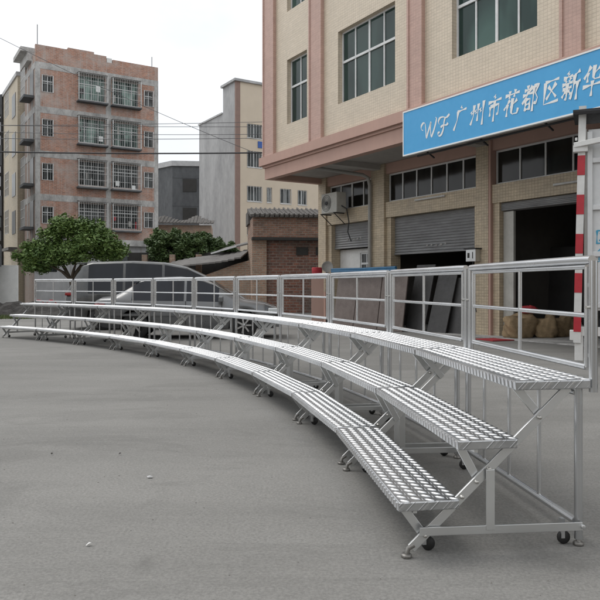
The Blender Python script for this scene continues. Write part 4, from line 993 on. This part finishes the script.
rr = random.Random(21); m = MB()
for i in range(260):
    y = 1.6 + 13 * rr.random() ** 1.3; x = rr.uniform(-.5 * y - .5, .45 * y); q = rr.uniform(.002, .0055) * (1 + y * .05)
    m.add([(x - q, y, 0), (x + q * .6, y - q, 0), (x + q, y + q * .5, 0), (x - q * .3, y + q, 0), (x, y, q * .8)], [(0, 1, 4), (1, 2, 4), (2, 3, 4), (3, 0, 4)])
m.build('gravel', M['grit'], kind='stuff')

# ------------------------------------------------------------ overhead wires
def wire(label, p, q, r, sag, mat=None):
    p, q = Vector(p), Vector(q); pts = []
    for i in range(25):
        t = i / 24; v = p.lerp(q, t); v.z -= sag * 4 * t * (1 - t); pts.append(v)
    MB().tube(pts, r, 5).build('overhead_wire', mat or M['wire'], label=label, category='wire', group='overhead wires crossing to the factory')
def wp(px, py, Y): return ((px - 300) / F * Y, Y, H0 + (285 - py) * Y / F)
for lab, a, b, r, sg in (
    ('thick black cable bundle, lowest of the overhead wires', wp(-130, 148, 36), wp(400, 149.5, 36), .04, .25),
    ('overhead wire second from the lowest, just above the cable bundle', wp(-130, 136, 37), wp(400, 135, 37), .016, .2),
    ('overhead wire third from the lowest', wp(-130, 127, 37), wp(400, 131, 37), .014, .3),
    ('overhead wire fourth from the lowest', wp(-130, 123.5, 37), wp(400, 126, 37), .014, .1),
    ('uppermost level overhead wire, meeting the factory corner', wp(-130, 125, 37), wp(400, 118, 37), .014, .15),
    ('single overhead wire slanting down steeply from the upper left', wp(-130, -30, 34), wp(400, 205, 40), .014, .8)):
    wire(lab, a, b, r, sg, M['wire'] if r > .03 else M['thinwire'])

# ------------------------------------------------------------ light, sky, camera
w = bpy.data.worlds.new('World'); scene.world = w; w.use_nodes = True
nt = NT(w.node_tree); bg = w.node_tree.nodes['Background']
sky = nt.n.new('ShaderNodeTexSky'); sky.sky_type = 'NISHITA'; sky.sun_disc = False
EL, AZ = math.radians(58), math.radians(-60)
sky.sun_elevation = EL; sky.sun_rotation = AZ; sky.air_density = 1.; sky.dust_density = 4.; sky.ozone_density = 1.
hs = nt.n.new('ShaderNodeHueSaturation'); nt.l.new(sky.outputs[0], hs.inputs['Color']); hs.inputs['Saturation'].default_value = .35
tc = nt.n.new('ShaderNodeTexCoord').outputs['Generated']
cl = nt.ramp(nt.noise(nt.scale(tc, (1, 1, 2.5)), 1.6, 5, .55, .3), .3, .7, 0, 1)
cloud = nt.mix(cl, (11.2, 11.4, 11.6), (7.9, 8.2, 8.6))
nt.link(nt.mix(.85, hs.outputs[0], cloud), bg.inputs['Color']); bg.inputs['Strength'].default_value = .13
sd = bpy.data.lights.new('sun', 'SUN'); sd.energy = 1.1; sd.angle = math.radians(30); sd.color = (1, .97, .92)
so = bpy.data.objects.new('sun', sd); COL.objects.link(so)
dirv = Vector((math.cos(EL) * math.sin(AZ), math.cos(EL) * math.cos(AZ), math.sin(EL)))
so.rotation_euler = dirv.to_track_quat('Z', 'Y').to_euler(); so.location = (0, 0, 30)
cd = bpy.data.cameras.new('camera'); co = bpy.data.objects.new('camera', cd); COL.objects.link(co)
co.location = (0, 0, H0); co.rotation_euler = (math.radians(90), 0, 0)
cd.sensor_width = 36; cd.lens = 36 * F / 600; cd.shift_y = -15 / 600; cd.clip_end = 2000; cd.clip_start = .05
scene.camera = co
scene.view_settings.view_transform = 'Standard'; scene.view_settings.look = 'None'; scene.view_settings.gamma = 1; scene.view_settings.exposure = 0
